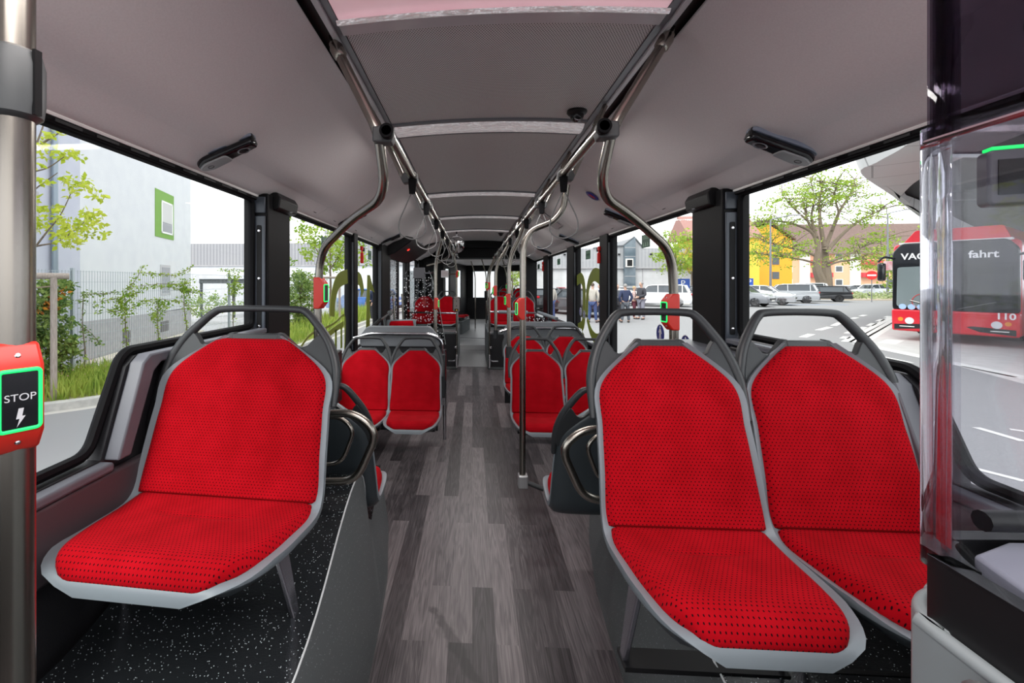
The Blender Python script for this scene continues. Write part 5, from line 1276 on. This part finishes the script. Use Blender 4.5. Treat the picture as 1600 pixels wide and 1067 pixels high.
P_wht = mat('paint_white', (.72, .73, .75), .25, coat=.5); P_blu = mat('paint_blue', (.05, .14, .42), .25, coat=.5); P_red = mat('paint_red', (.30, .02, .03), .25, coat=.5)
def gp_(x, y): p = ray(x, y); t_ = (G-1.48)/p.z; return (p.x*t_, p.y*t_)
def gd(x, d): p = ray(x, 441); return (p.x*d, p.y*d)
car(gd(1154, 34.5), radians(-140), P_gry, 'dark grey car partly hidden by the broad right pillar')
car(gd(1190, 36.5), radians(-128), P_sil, 'silver car showing its nose beside the broad right pillar')
car(gd(1228, 40), radians(62), P_sil, 'silver off-roader seen from behind in the middle of the parked row', H=1.68)
car(gd(1277, 42.5), radians(62), P_blk, 'black estate car seen from behind, last of the parked row', 'wagon', 4.8, 1.86, 1.5)
car(gd(1364, 55), radians(95), P_sil, 'silver compact car parked behind the planted strip', 'suv', 4.4, 1.8, 1.6)
car(gd(1330, 57), radians(95), P_gry, 'dark car parked behind the planted strip', 'sedan', 4.5, 1.8, 1.45)
car(gd(1256, 49), radians(90), P_wht, 'white car behind the silver off-roader, in front of the lamp post', 'suv', 4.4, 1.8, 1.75)
car(gd(1027, 34.0), radians(68), P_wht, 'white off-roader standing behind the group of people', 'suv', 4.6, 1.86, 1.66)
car(gd(1092, 42), radians(80), P_gry, 'dark car half hidden by the arched right pole and pillar', 'suv')
car(gd(975, 38), radians(70), P_sil, 'pale car behind the two men in suits', 'sedan', 4.5, 1.8, 1.45)
car(gd(905, 25), radians(20), P_blk, 'dark car seen through the olive graphic', 'wagon', 4.6, 1.85, 1.5)
car(gd(880, 31), radians(15), P_red, 'dark red car seen between the rear right posts', 'wagon', 4.5, 1.8, 1.5)
car(gd(838, 29), radians(10), P_blk, 'dark car seen through the farthest right windows', 'suv', 4.5, 1.8, 1.55)
car(gd(571, 27), radians(75), P_blu, 'blue car seen through the left window before the door', 'sedan', 4.5, 1.8, 1.45)

# ---------------------------------------------------------------- right: trees, buildings, street furniture
def big_tree():
    b = at(1286, 441, 58); b.z = G; t = thing('parkland_tree', 'large spreading tree with gnarled trunk beyond the car park', 'tree', tuple(b)); rnd = random.Random(12); m = MB(); f = MB(); sc = 58/700.
    def w2(x, y, dd=0): p = at(x, y, 58+dd); return p-b
    limbs = [([(1284, 462), (1283, 440), (1276, 420), (1278, 395)], 1.15, .55), ([(1292, 462), (1292, 435), (1290, 410), (1288, 385)], 1.1, .5),
             ([(1278, 395), (1276, 370), (1262, 345), (1255, 315)], .45, .10), ([(1278, 395), (1270, 365), (1240, 350), (1205, 345), (1180, 350)], .38, .08), ([(1288, 385), (1282, 350), (1280, 315), (1286, 285)], .45, .10),
             ([(1288, 390), (1300, 360), (1312, 330), (1330, 300), (1335, 280)], .42, .09), ([(1290, 395), (1310, 372), (1335, 350), (1362, 335), (1385, 325)], .42, .08), ([(1292, 410), (1320, 400), (1350, 385), (1380, 372)], .32, .07),
             ([(1280, 402), (1255, 392), (1225, 385), (1195, 378)], .32, .07), ([(1278, 412), (1250, 405), (1215, 400), (1180, 395)], .25, .06), ([(1292, 415), (1315, 408), (1345, 405), (1390, 402)], .25, .06), ([(1276, 370), (1268, 340), (1272, 310), (1266, 280)], .3, .07), ([(1262, 345), (1240, 325), (1222, 305)], .25, .06), ([(1300, 360), (1310, 335), (1304, 305), (1310, 280)], .25, .06)]
    for pts, r0, r1 in limbs:
        dd = rnd.uniform(-2.5, 2.5); P_ = [w2(x, y, dd*i/(len(pts)-1)) for i, (x, y) in enumerate(pts)]; s_ = spline(P_, 5); m.tube(s_, [(r0+(r1-r0)*i/(len(s_)-1))*.62 for i in range(len(s_))], 8)
        if r0 < .5:
            for p in s_[len(s_)//2:]:
                for _ in range(3):
                    e = p+Vector((rnd.gauss(0, 1.3), rnd.gauss(0, 1.6), rnd.gauss(.3, .8))); m.tube([p, (p+e)/2+Vector((0, 0, .2)), e], [.06, .045, .03], 5); leaf_clump(f, rnd, e, (.95, 1.0, .40), 17, .30)
                leaf_clump(f, rnd, p+Vector((0, 0, .2)), (.8, .9, .5), 6, .30)
    for _ in range(95):
        a_ = rnd.uniform(0, pi); rr_ = rnd.uniform(.72, 1.0); x = 1284+118*rr_*cos(a_); y = 405-132*rr_*sin(a_)
        leaf_clump(f, rnd, w2(x, y, rnd.uniform(-4, 4)), (1.2, 1.2, .4), 22, .30)
    for _ in range(40): leaf_clump(f, rnd, w2(rnd.uniform(1170, 1410), rnd.uniform(372, 418), rnd.uniform(-4, 4)), (1.4, 1.3, .40), 22, .32)
    m.build('trunk', M_bark, t); f.build('foliage', M_leafG, t, smooth=0)
big_tree()
def blob_tree(name, label, px, d, zt, r, n, leafm, seed, ls=.22, npc=22, trunk=.10):
    x, y = gd(px, d); rnd = random.Random(seed); cl = []
    for _ in range(n):
        v = Vector((rnd.gauss(0, 1), rnd.gauss(0, 1), rnd.gauss(0, 1))); v = v.normalized()*rnd.random()**.4; cl.append((v.x*r, v.y*r, zt-r*1.15+v.z*r*1.15))
    return branchy(name, label, (x, y, G), [([(0, 0, 0), (.05, 0, zt*.4), (0, .05, zt*.9)], trunk, .03), ([(0, 0, zt*.4), (r*.4, 0, zt*.6), (r*.7, .1, zt*.75)], trunk*.5, .02), ([(0, 0, zt*.45), (-r*.4, .1, zt*.62), (-r*.7, 0, zt*.8)], trunk*.5, .02)], cl, leafm, ls, npc, (.45*r*.7, .45*r*.7, .3*r*.7), seed=seed)
blob_tree('street_tree', 'slim green tree between the arched right pole and the broad pillar', 1055, 36, 6.3, 1.75, 80, M_leafG, 41, .22)
blob_tree('street_tree', 'small tree with yellowish leaves close to the broad right pillar', 1080, 44, 5.8, 1.4, 50, leafmat('yellow_leaf', (.45, .36, .04), (.60, .50, .10), 2), 42, .25)
blob_tree('street_tree', 'pale green tree behind the red bus roof', 1425, 48, 5.6, 2.6, 70, M_leafG, 43, .28)
blob_tree('street_tree', 'tree seen above the far right windows near the joint', 800, 44, 4.4, 1.5, 40, M_leafG, 44, .22)
t = thing('planting_strip', 'low planted strip of pale shrubs in front of the far cars', 'shrubs', (*gd(1342, 47), G)); rnd = random.Random(51); f = MB()
for _ in range(150): leaf_clump(f, rnd, (rnd.uniform(-2.8, 6.5), rnd.uniform(-3.2, 2.5)*.6-rnd.uniform(0, 1)*0, rnd.uniform(.05, .75)), (.4, .4, .22), 16, .22)
f.build('leaves', leafmat('pale_shrub', (.22, .32, .10), (.55, .58, .38), 3), t, smooth=0)
MB().box(-3.4, 7.2, -2.6, 2.2, 0, .12).build('bed_edge', mat('bed_sand', (.50, .42, .33), .9), t, smooth=0)
# flats
fl = thing('apartment_block', 'long pink and red apartment block with a brown roof behind the large tree', 'building', (92, 113, G))
M_apt = mat('apricot_render', (.72, .42, .26), .8); M_aptr = mat('red_render', (.55, .05, .06), .8); M_aptw = mat('pale_render', (.75, .72, .68), .8); M_roof = noise_mat('roof_tiles', (.13, .085, .075), (.17, .115, .10), 3, .85)
MB().box(-26, 34, 0, 12, 0, 8.9).build('wall', M_apt, fl, smooth=0)
MB().prism([(-.8, 8.6), (6, 16.5), (12.8, 8.6)], -26.5, 34, 'x').build('roof', M_roof, fl, smooth=0)
for k in range(5):
    x = -25+k*11.5
    MB().box(x, x+2.4, -.25, 0, .3, 8.6).build('pale_bay', M_aptw, fl, smooth=0); MB().box(x+2.4, x+7.2, -.9, 0, 3.0, 4.1).build('balcony', M_aptr, fl, smooth=0); MB().box(x+2.4, x+7.2, -.9, 0, 6.0, 7.1).build('balcony', M_aptr, fl, smooth=0)
    for z in (1.2, 4.4, 7.3):
        w0 = MB().box(x+8.2, x+10.0, -.06, 0, z-.2, z+1.35).build('window', M_aptw, fl, smooth=0); MB().box(x+8.4, x+9.8, -.08, -.06, z, z+1.2).build('pane', M_cglass, w0, smooth=0)
ob = thing('apartment_block', 'orange house end with brown roof beside the broad right pillar', 'building', (61.5, 98, G))
MB().prism([(-9, 0), (5.2, 0), (5.2, 10.5), (.5, 14.0), (-9, 11.0)], 0, 10, 'y').build('wall', mat('orange_render', (.80, .36, .03), .8), ob, smooth=0)
MB().prism([(-9.4, 11.2), (.5, 14.5), (5.6, 10.6), (5.6, 11.0), (.5, 15.0), (-9.4, 13.5)], -.6, 10.5, 'y').build('roof', M_roof, ob, smooth=0)
for z in (2.5, 5.5, 8.2): MB().box(1.2, 2.6, -.06, 0, z, z+1.5).build('window', M_cglass, ob, smooth=0)
yb = thing('apartment_block', 'yellow house with a pinkish roof seen just left of the broad right pillar', 'building', (45, 88, G))
MB().box(-2, 9, 0, 9, 0, 10.4).build('wall', mat('yellow_render', (.80, .50, .06), .8), yb, smooth=0); MB().prism([(-.5, 10.2), (4.5, 15), (9.5, 10.2)], -4.0, 9.5, 'x').build('roof', mat('pink_roof', (.30, .16, .14), .8), yb, smooth=0)
for z in (2, 5, 8): MB().box(1.5, 3, -.06, 0, z, z+1.6).build('window', M_cglass, yb, smooth=0)
# hall on the right
hr = thing('industrial_hall', 'white and grey hall with a glazed stair tower behind the group of people', 'building', (15.9, 47, G))
M_hall = corrugated('pale_cladding', (.38, .385, .40), (.33, .335, .35), .9); M_stair = noise_mat('stair_glass', (.06, .09, .115), (.13, .17, .20), .9, .12, spec=.8); M_hallw = noise_mat('hall_white', (.52, .52, .53), (.57, .57, .58), 2, .8)
MB().prism([(.6, 3.3), (9.5, 3.3), (9.5, 5.3), (1.5, 5.3), (.6, 6.4)], 0, 12, 'y').build('upper_wall', M_hall, hr, smooth=0)
MB().prism([(-14, 3.3), (-.46, 3.3), (-.46, 5.5), (-3.4, 5.3), (-14, 5.3)], .0, 12, 'y').build('upper_wall', M_hall, hr, smooth=0)
MB().box(-14, 9.5, .15, 12, 0, 3.3).build('lower_wall', M_hallw, hr, smooth=0)
MB().box(-14, 9.5, -.08, 0, 3.22, 3.34).build('band', M_plinth, hr, smooth=0)
MB().prism([(-3.5, 5.3), (-.46, 5.5), (.6, 6.4), (1.5, 5.3), (1.6, 5.38), (.62, 6.52), (-.5, 5.62), (-3.5, 5.4)], -.12, .05, 'y').build('roof_edge', mat('roof_edge_grey', (.10, .11, .12), .5), hr, smooth=0)
st_ = MB().prism([(-.46, .1), (.6, .1), (.6, 6.38), (-.46, 5.5)], -.5, .0, 'y').build('stair_tower', M_stair, hr, smooth=0)
m = MB()
for z in (1.4, 2.4, 3.4, 4.4, 5.3): m.box(-.46, .6, -.52, -.5, z, z+.05)
m.build('transom', M_plinth, st_, smooth=0)
sg = MB().box(-.40, .30, -.72, -.5, 3.35, 4.2).build('sign_box', M_aptw, hr, smooth=0); MB().box(-.30, .20, -.74, -.72, 3.45, 4.08).build('dark_face', M_black, sg, smooth=0)
for x in (-6.5, -1.0, 2.2): MB().box(x, x+.22, -.12, 0, 4.6, 4.75).build('wall_lamp', M_black, hr)
for x in (-9.5, -5.4, -1.1, 1.5): MB().box(x, x+.08, .1, .16, 0, 3.2).build('door_joint', M_plinth, hr, smooth=0)
# farther facades beyond the rear right windows
o = thing('office_building', 'grey facade seen through the farthest right windows', 'building', (-2.6, 52, G))
MB().box(-3, 3.2, 0, 10, 4, 9).build('upper_wall', M_corr, o, smooth=0); MB().box(-3, 3.2, .1, 10, 0, 4).build('lower_wall', M_wall, o, smooth=0)
for k in range(3): MB().box(-2.4+k*2.1, -1.4+k*2.1, .05, .1, 1.2, 2.8).build('window', M_cglass, o, smooth=0)
# lamps and signs
for px, d, h_, lb in ((1204, 46, 8.2, 'grey street lamp left of the large tree'), (1387, 51, 9.6, 'grey street lamp right of the large tree, under the canopy tip')):
    t = thing('street_lamp', lb, 'street lamp', (*gd(px, d), G), 0, 'street lamps by the car park')
    MB().tube([(0, 0, 0), (0, 0, h_)], [.12, .07], 10).build('mast', mat('mast_grey', (.22, .23, .25), .5, .5), t); MB().tube([(0, 0, h_), (.4, 0, h_+.15), (1.8, -.4, h_+.45)], .05, 8).build('arm', mat('mast_grey', (.22, .23, .25), .5, .5), t)
    MB().box(1.5, 2.6, -.6, -.3, h_+.38, h_+.5).build('lamp_head', M_plinth, t)
t = thing('road_sign', 'red and white no-entry sign on a post before the planted strip', 'road sign', (*gp_(1362, 472), G), radians(-38))
MB().tube([(0, 0, 0), (0, 0, 2.75)], .035, 10).build('post', M_prof, t)
MB().lathe([(0, 0), (.40, 0), (.40, .03), (0, .03)], 30, TL(0, -.04, 2.45) @ RX(pi/2)).build('red_disc', mat('sign_red', (.70, .02, .02), .5), t); MB().box(-.30, .30, -.08, -.072, 2.38, 2.52).build('white_bar', mat('sticker_white', (.8, .8, .8), .4), t)
t = thing('road_sign', 'blue parking sign beside the orange house end', 'road sign', (*gd(1171, 44), G), radians(-30))
MB().tube([(0, 0, 0), (0, 0, 2.2)], .04, 8).build('post', M_prof, t); MB().box(-.32, .32, -.06, -.03, 1.45, 2.2).build('panel', mat('sign_blue', (.02, .08, .40), .5), t)
text_mesh('letter', 'P', .62, mat('sticker_white', (.8, .8, .8), .4), t, TL(0, -.062, 1.83) @ RX(pi/2), .002)
t = thing('road_sign', 'blue parking sign by the dark car left of the broad pillar', 'road sign', (*gd(1067, 37), G), radians(-25))
MB().box(-.5, .5, -.06, .06, .0, 1.3).build('board', M_aptw, t); MB().box(-.5, .5, -.08, .07, 1.3, 2.1).build('panel', mat('sign_blue', (.02, .08, .40), .5), t)
text_mesh('letter', 'P', .7, mat('sticker_white', (.8, .8, .8), .4), t, TL(0, -.085, 1.7) @ RX(pi/2), .002)
# road markings
m = MB()
def dash(x0, y0, x1, y1, w_=.14):
    a_, b_ = Vector((*gp_(x0, y0), 0)), Vector((*gp_(x1, y1), 0)); n_ = (b_-a_).normalized().cross(Vector((0, 0, 1)))*w_/2
    m2 = MB().add([(*(a_+n_).xy, G+.004), (*(b_+n_).xy, G+.004), (*(b_-n_).xy, G+.004), (*(a_-n_).xy, G+.004)], [(0, 1, 2, 3)])
    struct(m2.build('trim_road_line', M_white, smooth=0))
for q in ((1278, 516, 1297, 511), (1302, 509, 1313, 504), (1317, 504, 1325, 501), (1331, 498, 1339, 496), (1345, 494, 1352, 492), (1254, 527, 1268, 522), (1324, 521, 1337, 516), (1343, 515, 1352, 511), (1358, 509, 1366, 505), (1372, 502, 1379, 499), (1384, 496, 1390, 494), (1318, 529, 1324, 526)): dash(*q, .22)
dash(1212, 493, 1240, 488, .3)
for q in ((1322, 534, 1392, 496), (1334, 535, 1397, 500), (1346, 536, 1402, 503)): dash(*q, .25)
dash(1385, 537, 1400, 531, .4)
dash(1368, 555, 1425, 567, .10); dash(1340, 537, 1600, 590, .35); dash(1500, 572, 1600, 592, .1); dash(1525, 668, 1600, 690, .10); dash(1495, 725, 1600, 752, .08); dash(1578, 671, 1600, 674, .08)
dash(1286, 536, 1310, 545, .12)
m = MB(); pts = [gp_(x, y) for x, y in ((1330, 533), (1392, 494), (1600, 500), (1600, 600), (1460, 562))]
struct(m.add([(x, y, G+.002) for x, y in pts], [tuple(range(len(pts)))[::-1]]).build('ground_bus_bay', noise_mat('pale_concrete', (.44, .43, .42), (.50, .49, .48), 3, .8), smooth=0))
for k in range(4):
    o = MB().box(-1.2, 1.2, -.10, .10, 0, .004).build('trim_road_line', mat('bay_blue', (.05, .18, .42), .7), smooth=0); o.location = (*gp_(1165+k*45, 476), G); struct(o)

# station canopy
cn = thing('station_canopy', 'pale grey curved station canopy above the red bus', 'canopy', (0, 0, 0))
outer = spline([(7, 3, 0), (10, 9.5, 0), (12.66, 14.03, 0), (13.6, 16.2, 0), (14.5, 17.9, 0), (19.97, 22.78, 0), (31.2, 32.9, 0), (60, 58, 0)], 4)
inner = spline([(12.2, 2, 0), (13.6, 9, 0), (15.6, 15, 0), (17.1, 18.06, 0), (18.85, 20.7, 0), (21.5, 23.9, 0), (27.0, 28.2, 0), (62, 56, 0)], 4)
ms = mat('soffit_panels', (.50, .50, .50), .45)
br = nd(ms, 'ShaderNodeTexBrick'); br.inputs['Color1'].default_value = (.50, .50, .50, 1); br.inputs['Color2'].default_value = (.54, .54, .54, 1); br.inputs['Mortar'].default_value = (.25, .25, .25, 1); br.inputs['Scale'].default_value = 1; br.inputs['Brick Width'].default_value = 3.2; br.inputs['Row Height'].default_value = 2.4; br.inputs['Mortar Size'].default_value = .03
ln(ms, coord(ms, rot=(0, 0, .7)), br.inputs['Vector']); ln(ms, br.outputs['Color'], bs(ms).inputs['Base Color'])
MB().grid([[(p.x, p.y, 6.0) for p in outer], [(p.x+.1, p.y-.1, 5.55) for p in outer], [(p.x+.35, p.y-.25, 5.5) for p in outer], [(p.x, p.y, 5.5) for p in inner], [(p.x+.1, p.y-.1, 5.9) for p in inner]]).build('soffit', ms, cn, smooth=50)
pts = [(p.x, p.y) for p in outer]+[(62, 3)]
MB().prism(pts, 6.0, 6.25, 'z').build('roof_slab', mat('dark_underside', (.03, .03, .033), .7), cn, smooth=0)
for k in range(6):
    y = 6+k*3.6; MB().box(16.5+k*1.35, 60, y, y+.3, 5.62, 6.0).build('beam', mat('beam_grey', (.12, .12, .125), .6), cn, smooth=0)
for x, y in ((24, 9), (30, 20)): MB().tube([(x, y, G), (x, y, 6.0)], .22, 14).build('column', M_corr, cn)

# red bus
FB = Vector((14.07, 14.10)); vb = Vector((.82, .572)).normalized()
rb = thing('red_bus', 'red city bus facing the street beyond the driver screen', 'bus', (FB.x, FB.y, G), atan2(-vb.x, vb.y))
P_busr = mat('bus_red', (.62, .015, .03), .3, coat=.5); P_busb = mat('bus_black', (.012, .013, .016), .12, coat=.4); M_wind = mat('windscreen_pale', (.20, .24, .25), .06, spec=.9)
MB().prism(rrect(-1.27, 1.27, .28, 3.0, .12), .12, 11.8, 'y').build('body', P_busr, rb, bevel=.05)
MB().prism(fillet2([(-1.26, .95), (1.26, .95), (1.26, 2.75), (1.05, 3.02), (-1.05, 3.02), (-1.26, 2.75)], .1), -.02, .12, 'y').build('front_mask', P_busb, rb, bevel=.03)
MB().prism(fillet2([(-1.26, .30), (1.26, .30), (1.27, .96), (-1.27, .96)], .06), -.06, .12, 'y').build('lower_front', P_busr, rb, bevel=.04)
MB().prism(fillet2([(-1.16, 1.06), (-.08, 1.0), (-.05, 2.02), (-.5, 2.30), (-1.14, 2.28)], .08), -.03, -.019, 'y').build('windscreen', M_wind, rb, smooth=0)
MB().prism(fillet2([(.0, 1.0), (1.16, 1.06), (1.14, 2.38), (.4, 2.42), (.02, 2.2)], .08), -.03, -.019, 'y').build('windscreen', P_busb, rb, smooth=0)
MB().prism(fillet2([(-1.1, 3.0), (1.1, 3.0), (.95, 3.42), (-.80, 3.42)], .06), .25, 9, 'y').build('roof_fairing', P_busr, rb, bevel=.04)
MB().box(-1.12, 1.12, .05, .3, 2.99, 3.05).build('roof_strip', mat('bus_white', (.75, .72, .72), .3), rb)
for s in (-1, 1):
    MB().lathe([(0, .0), (.10, .0), (.11, -.03)], 18, TL(s*.86, -.07, .62) @ RX(pi/2)).build('headlamp', M_head, rb); MB().lathe([(0, .0), (.06, .0), (.065, -.02)], 14, TL(s*1.06, -.065, .66) @ RX(pi/2)).build('indicator', mat('amber', (.7, .25, .03), .3), rb)
    MB().prism([(s*1.2, .34), (s*.55, .40), (s*.30, .52), (s*.42, .55), (s*1.2, .50)], -.068, -.06, 'y').build('lamp_trim', P_busb, rb, smooth=0)
    MB().box(s*.75, s*1.08, -.072, -.066, .43, .455).build('day_light', M_plate, rb)
    ar = MB().tube(rounded([(s*1.2, .0, 2.55), (s*1.42, -.22, 2.62), (s*1.52, -.30, 2.45)], .1), .035, 8).build('mirror_arm', P_busb, rb); MB().box(s*1.34, s*1.52, -.42, -.22, 1.85, 2.42).build('mirror', P_busb, ar, bevel=.05)
    for y in (2.7, 8.8):
        MB().lathe([(.2, -.14), (.46, -.13), (.48, 0), (.46, .13), (.2, .14)], 22, TL(s*1.1, y, .48) @ RY(pi/2)).build('wheel', M_tyre, rb)
    MB().tube([(s*.12, -.05, 1.02), (s*.85, -.05, 1.25)], .018, 6).build('wiper', P_busb, rb)
MB().box(-1.29, -1.27, 1.0, 11, 1.1, 2.6).build('side_window', P_busb, rb, smooth=0); MB().box(1.27, 1.29, .6, 11, 1.1, 2.6).build('side_window', P_busb, rb, smooth=0)
M_bt = mat('bus_text', (.82, .82, .84), .4)
text_mesh('lettering', 'VAG  E', .27, M_bt, rb, TL(-1.05, -.045, 2.60) @ RX(pi/2), .004, align='LEFT', bold=.006)
text_mesh('lettering', 'fahrt', .29, M_bt, rb, TL(.62, -.045, 2.60) @ RX(pi/2), .004, bold=.006)
text_mesh('fleet_number', '110', .24, M_bt, rb, TL(1.02, -.075, .86) @ RX(pi/2), .004, bold=.006)
for k in range(3): MB().lathe([(0, 0), (.085, 0), (.085, .012), (0, .012)], 20, TL(-1.02+k*.20, -.03, 1.05) @ RX(pi/2)).build('round_sticker', mat('sticker_pale_blue', (.35, .50, .75), .5), rb)
MB().tube([(-.55+.26*cos(k*pi/12), -.0325, 1.22+.24*sin(k*pi/12)) for k in range(24)], .012, 6, closed=True).build('steering_wheel', mat('wheel_red', (.5, .05, .05), .5), rb)
t = thing('banner', 'pink and white banner hanging beside the red bus roof', 'banner', (*gd(1403, 24), 1.48+.9), radians(-40))
MB().box(-.55, .55, -.01, .01, -.25, .25).build('sheet', noise_mat('banner_print', (.75, .30, .36), (.85, .80, .80), 4, .7), t, smooth=0)

# ---------------------------------------------------------------- people
M_skin = mat('skin', (.52, .32, .24), .6)
def skinmesh(name, chains, m, parent, sub=2):
    """one continuous skinned surface from connected chains [(point, radius), ...]"""
    vs, rs, es, idx = [], [], [], {}
    for ch in chains:
        prev = None
        for p, r in ch:
            k = tuple(round(c, 4) for c in p)
            if k not in idx: idx[k] = len(vs); vs.append(p); rs.append(r)
            if prev is not None: es.append((prev, idx[k]))
            prev = idx[k]
    me = bpy.data.meshes.new(name); me.from_pydata(vs, es, []); me.materials.append(m); o = bpy.data.objects.new(name, me); C.objects.link(o); o.parent = parent
    sk = o.modifiers.new('skin', 'SKIN')
    if not me.skin_vertices: me.attributes  # layer is made with the modifier
    bm = bmesh.new(); bm.from_mesh(me); bm.verts.ensure_lookup_table(); ly = bm.verts.layers.skin.verify()
    for i, v in enumerate(bm.verts):
        r = rs[i] if isinstance(rs[i], tuple) else (rs[i], rs[i]); v[ly].radius = r; v[ly].use_root = (i == 0)
    bm.to_mesh(me); bm.free(); sk.use_smooth_shade = True
    s_ = o.modifiers.new('subdiv', 'SUBSURF'); s_.levels = sub; s_.render_levels = sub; return o
def person(loc, heading, label, jacket, trousers, hair, H=1.76, arms='down', skirt=False, group=None, spread=.10, bald=False, held=None):
    """faces local -y"""
    t = thing('person', label, 'person', (loc[0], loc[1], G), heading, group); k = H/1.76
    def q(x, y, z): return (x*k, y*k, z*k)
    hip = q(0, 0, .93); ch = q(0, .0, 1.30); nk = q(0, .01, 1.49)
    leg = lambda s: [(hip, .12*k), (q(s*.095, 0, .86), .088*k), (q(s*(.095+spread*.3), -.01, .48), .060*k), (q(s*(.095+spread*.6), .02, .09), .042*k)]
    foot = lambda s: [(q(s*(.095+spread*.6), .02, .09), .042*k), (q(s*(.10+spread*.7), -.12, .04), .036*k)]
    if arms == 'down': arm = lambda s: [(q(s*.18, .0, 1.42), .058*k), (q(s*.25, .03, 1.14), .046*k), (q(s*.24, -.06, .88), .036*k)]
    elif arms == 'crossed': arm = lambda s: [(q(s*.18, .0, 1.42), .058*k), (q(s*.25, .0, 1.14), .048*k), (q(-s*.02, -.20, 1.13+.02*s), .038*k)]
    elif arms == 'front': arm = lambda s: [(q(s*.18, .0, 1.42), .058*k), (q(s*.25, .02, 1.14), .048*k), (q(s*.06, -.20, 1.05), .036*k)]
    else: arm = lambda s: [(q(s*.18, .0, 1.42), .058*k), (q(s*.29, .06, 1.15), .048*k), (q(s*.20, -.02, .93), .040*k)]
    hand = lambda s: arm(s)[-1]
    def fing(s):
        p, r = arm(s)[-1]; d = (Vector(p)-Vector(arm(s)[1][0])).normalized(); return [(p, r*.9), (tuple(Vector(p)+d*.07*k), .034*k), (tuple(Vector(p)+d*.15*k), .022*k)]
    head = [(nk, .052*k), (q(0, -.005, 1.56), (.058*k, .062*k)), (q(0, -.02, 1.63), (.076*k, .088*k)), (q(0, -.012, 1.70), (.072*k, .082*k)), (q(0, -.0, 1.745), (.045*k, .052*k))]
    skinmesh('body', [[(hip, .13*k), (q(0, 0, 1.10), .115*k), (ch, .13*k), (nk, .052*k)], head, leg(-1)+foot(-1)[1:], leg(1)+foot(1)[1:], [(ch, .13*k)]+arm(-1)+fing(-1)[1:], [(ch, .13*k)]+arm(1)+fing(1)[1:], [(q(0, -.02, 1.63), (.076*k, .088*k)), (q(0, -.115, 1.625), .014*k)]], M_skin, t)
    g_ = .018*k
    up = lambda c: [(p, (r if not isinstance(r, tuple) else r[0])+g_) for p, r in c]
    skinmesh('jacket', [up([(q(0, 0, .90), .155*k), (q(0, 0, 1.10), .135*k), (ch, .150*k), (q(0, .01, 1.46), .075*k)]), up([(ch, .150*k)]+arm(-1)), up([(ch, .150*k)]+arm(1))], jacket, t)
    if skirt: MB().lathe([(.19*k, .36*k), (.20*k, .6*k), (.17*k, .95*k)], 18).build('trousers', trousers, t)
    else: skinmesh('trousers', [up(leg(-1)), up(leg(1))], trousers, t)
    for s in (-1, 1): skinmesh('shoe', [[(q(s*(.095+spread*.6), .05, .045), .050*k), (q(s*(.10+spread*.7), -.10, .038), .044*k), (q(s*(.10+spread*.75), -.17, .032), .032*k)]], mat('shoe_dark', (.03, .025, .025), .5), t, 1)
    if hair is not None: MB().lathe([(.082*k*sin(a_), .095*k*cos(a_)) for a_ in [i*1.75/9 for i in range(10)]], 18, TL(0, .006*k, 1.672*k) @ RX(-.35) @ Matrix.Scale(1.12, 4, (0, 1, 0))).build('hair', hair, t)
    m = MB()
    for s in (-1, 1): m.lathe([(0, -.010), (.009, 0), (0, .010)], 8, TL(s*.03*k, -.103*k, 1.65*k))
    m.build('eyes', M_dark, t)
    return t
c_navy = mat('cloth_navy', (.025, .035, .085), .8); c_grey = mat('cloth_grey', (.09, .10, .12), .8); c_char = mat('cloth_charcoal', (.045, .045, .055), .8); c_jean = mat('cloth_jeans', (.035, .065, .17), .8)
c_beige = mat('cloth_beige', (.42, .39, .35), .85); c_mar = mat('cloth_maroon', (.10, .02, .035), .8); c_lg = mat('cloth_light_grey', (.22, .22, .27), .8)
c_flow = noise_mat('cloth_floral', (.55, .50, .48), (.40, .20, .18), 22, .8); h_b = mat('hair_brown', (.07, .045, .03), .7); h_g = mat('hair_grey', (.28, .27, .26), .7); h_gi = mat('hair_ginger', (.22, .09, .04), .7); h_bl = mat('hair_blond', (.45, .33, .18), .7)
pg = 'people standing in the street'
def ph(pt, face): return face
person(gp_(964, 502), radians(20), 'person with ginger beard in dark grey suit, arms folded', c_grey, c_char, h_gi, 1.72, 'crossed', group=pg)
person(gp_(977, 504), radians(185), 'person in navy jacket and grey trousers seen from behind', c_navy, c_grey, h_g, 1.74, 'hips', group=pg)
person(gp_(991, 498), radians(70), 'person in floral top and maroon trousers holding a yellow folder', c_flow, c_mar, h_bl, 1.62, 'front', group=pg)
person(gp_(1002, 499), radians(-70), 'tall person in charcoal jacket and pale grey trousers', c_char, c_lg, h_g, 1.84, 'front', group=pg)
person(gp_(926, 504), radians(150), 'person in beige jacket and jeans seen from behind', c_beige, c_jean, h_b, 1.78, 'hips', group=pg)
person(gp_(938, 503), radians(-110), 'person in navy suit half hidden by the dark window post', c_navy, c_navy, h_b, 1.74, 'down', group=pg)
person(gp_(861, 500), radians(-160), 'person in beige coat standing beyond the rear right windows', c_beige, c_jean, h_gi, 1.76, 'down', group=pg)
fx, fy = gp_(991, 498)
o = MB().box(-.11, .11, -.008, .008, -.15, .15).build('folder', mat('folder_yellow', (.80, .35, .02), .6), smooth=0); o.location = (fx+.24, fy-.08, G+1.02); o.rotation_euler = (0, 0, radians(70)); tag(o, 'yellow folder held by the person in the floral top', 'folder')
for x in (586, 578): person(gd(x, 21), radians(20*(x-580)), 'person in dark clothes seen small through the left window before the door' if x == 586 else 'person in navy clothes next to the blue car on the left', c_navy, c_char, h_b, 1.70, 'down', group=pg)
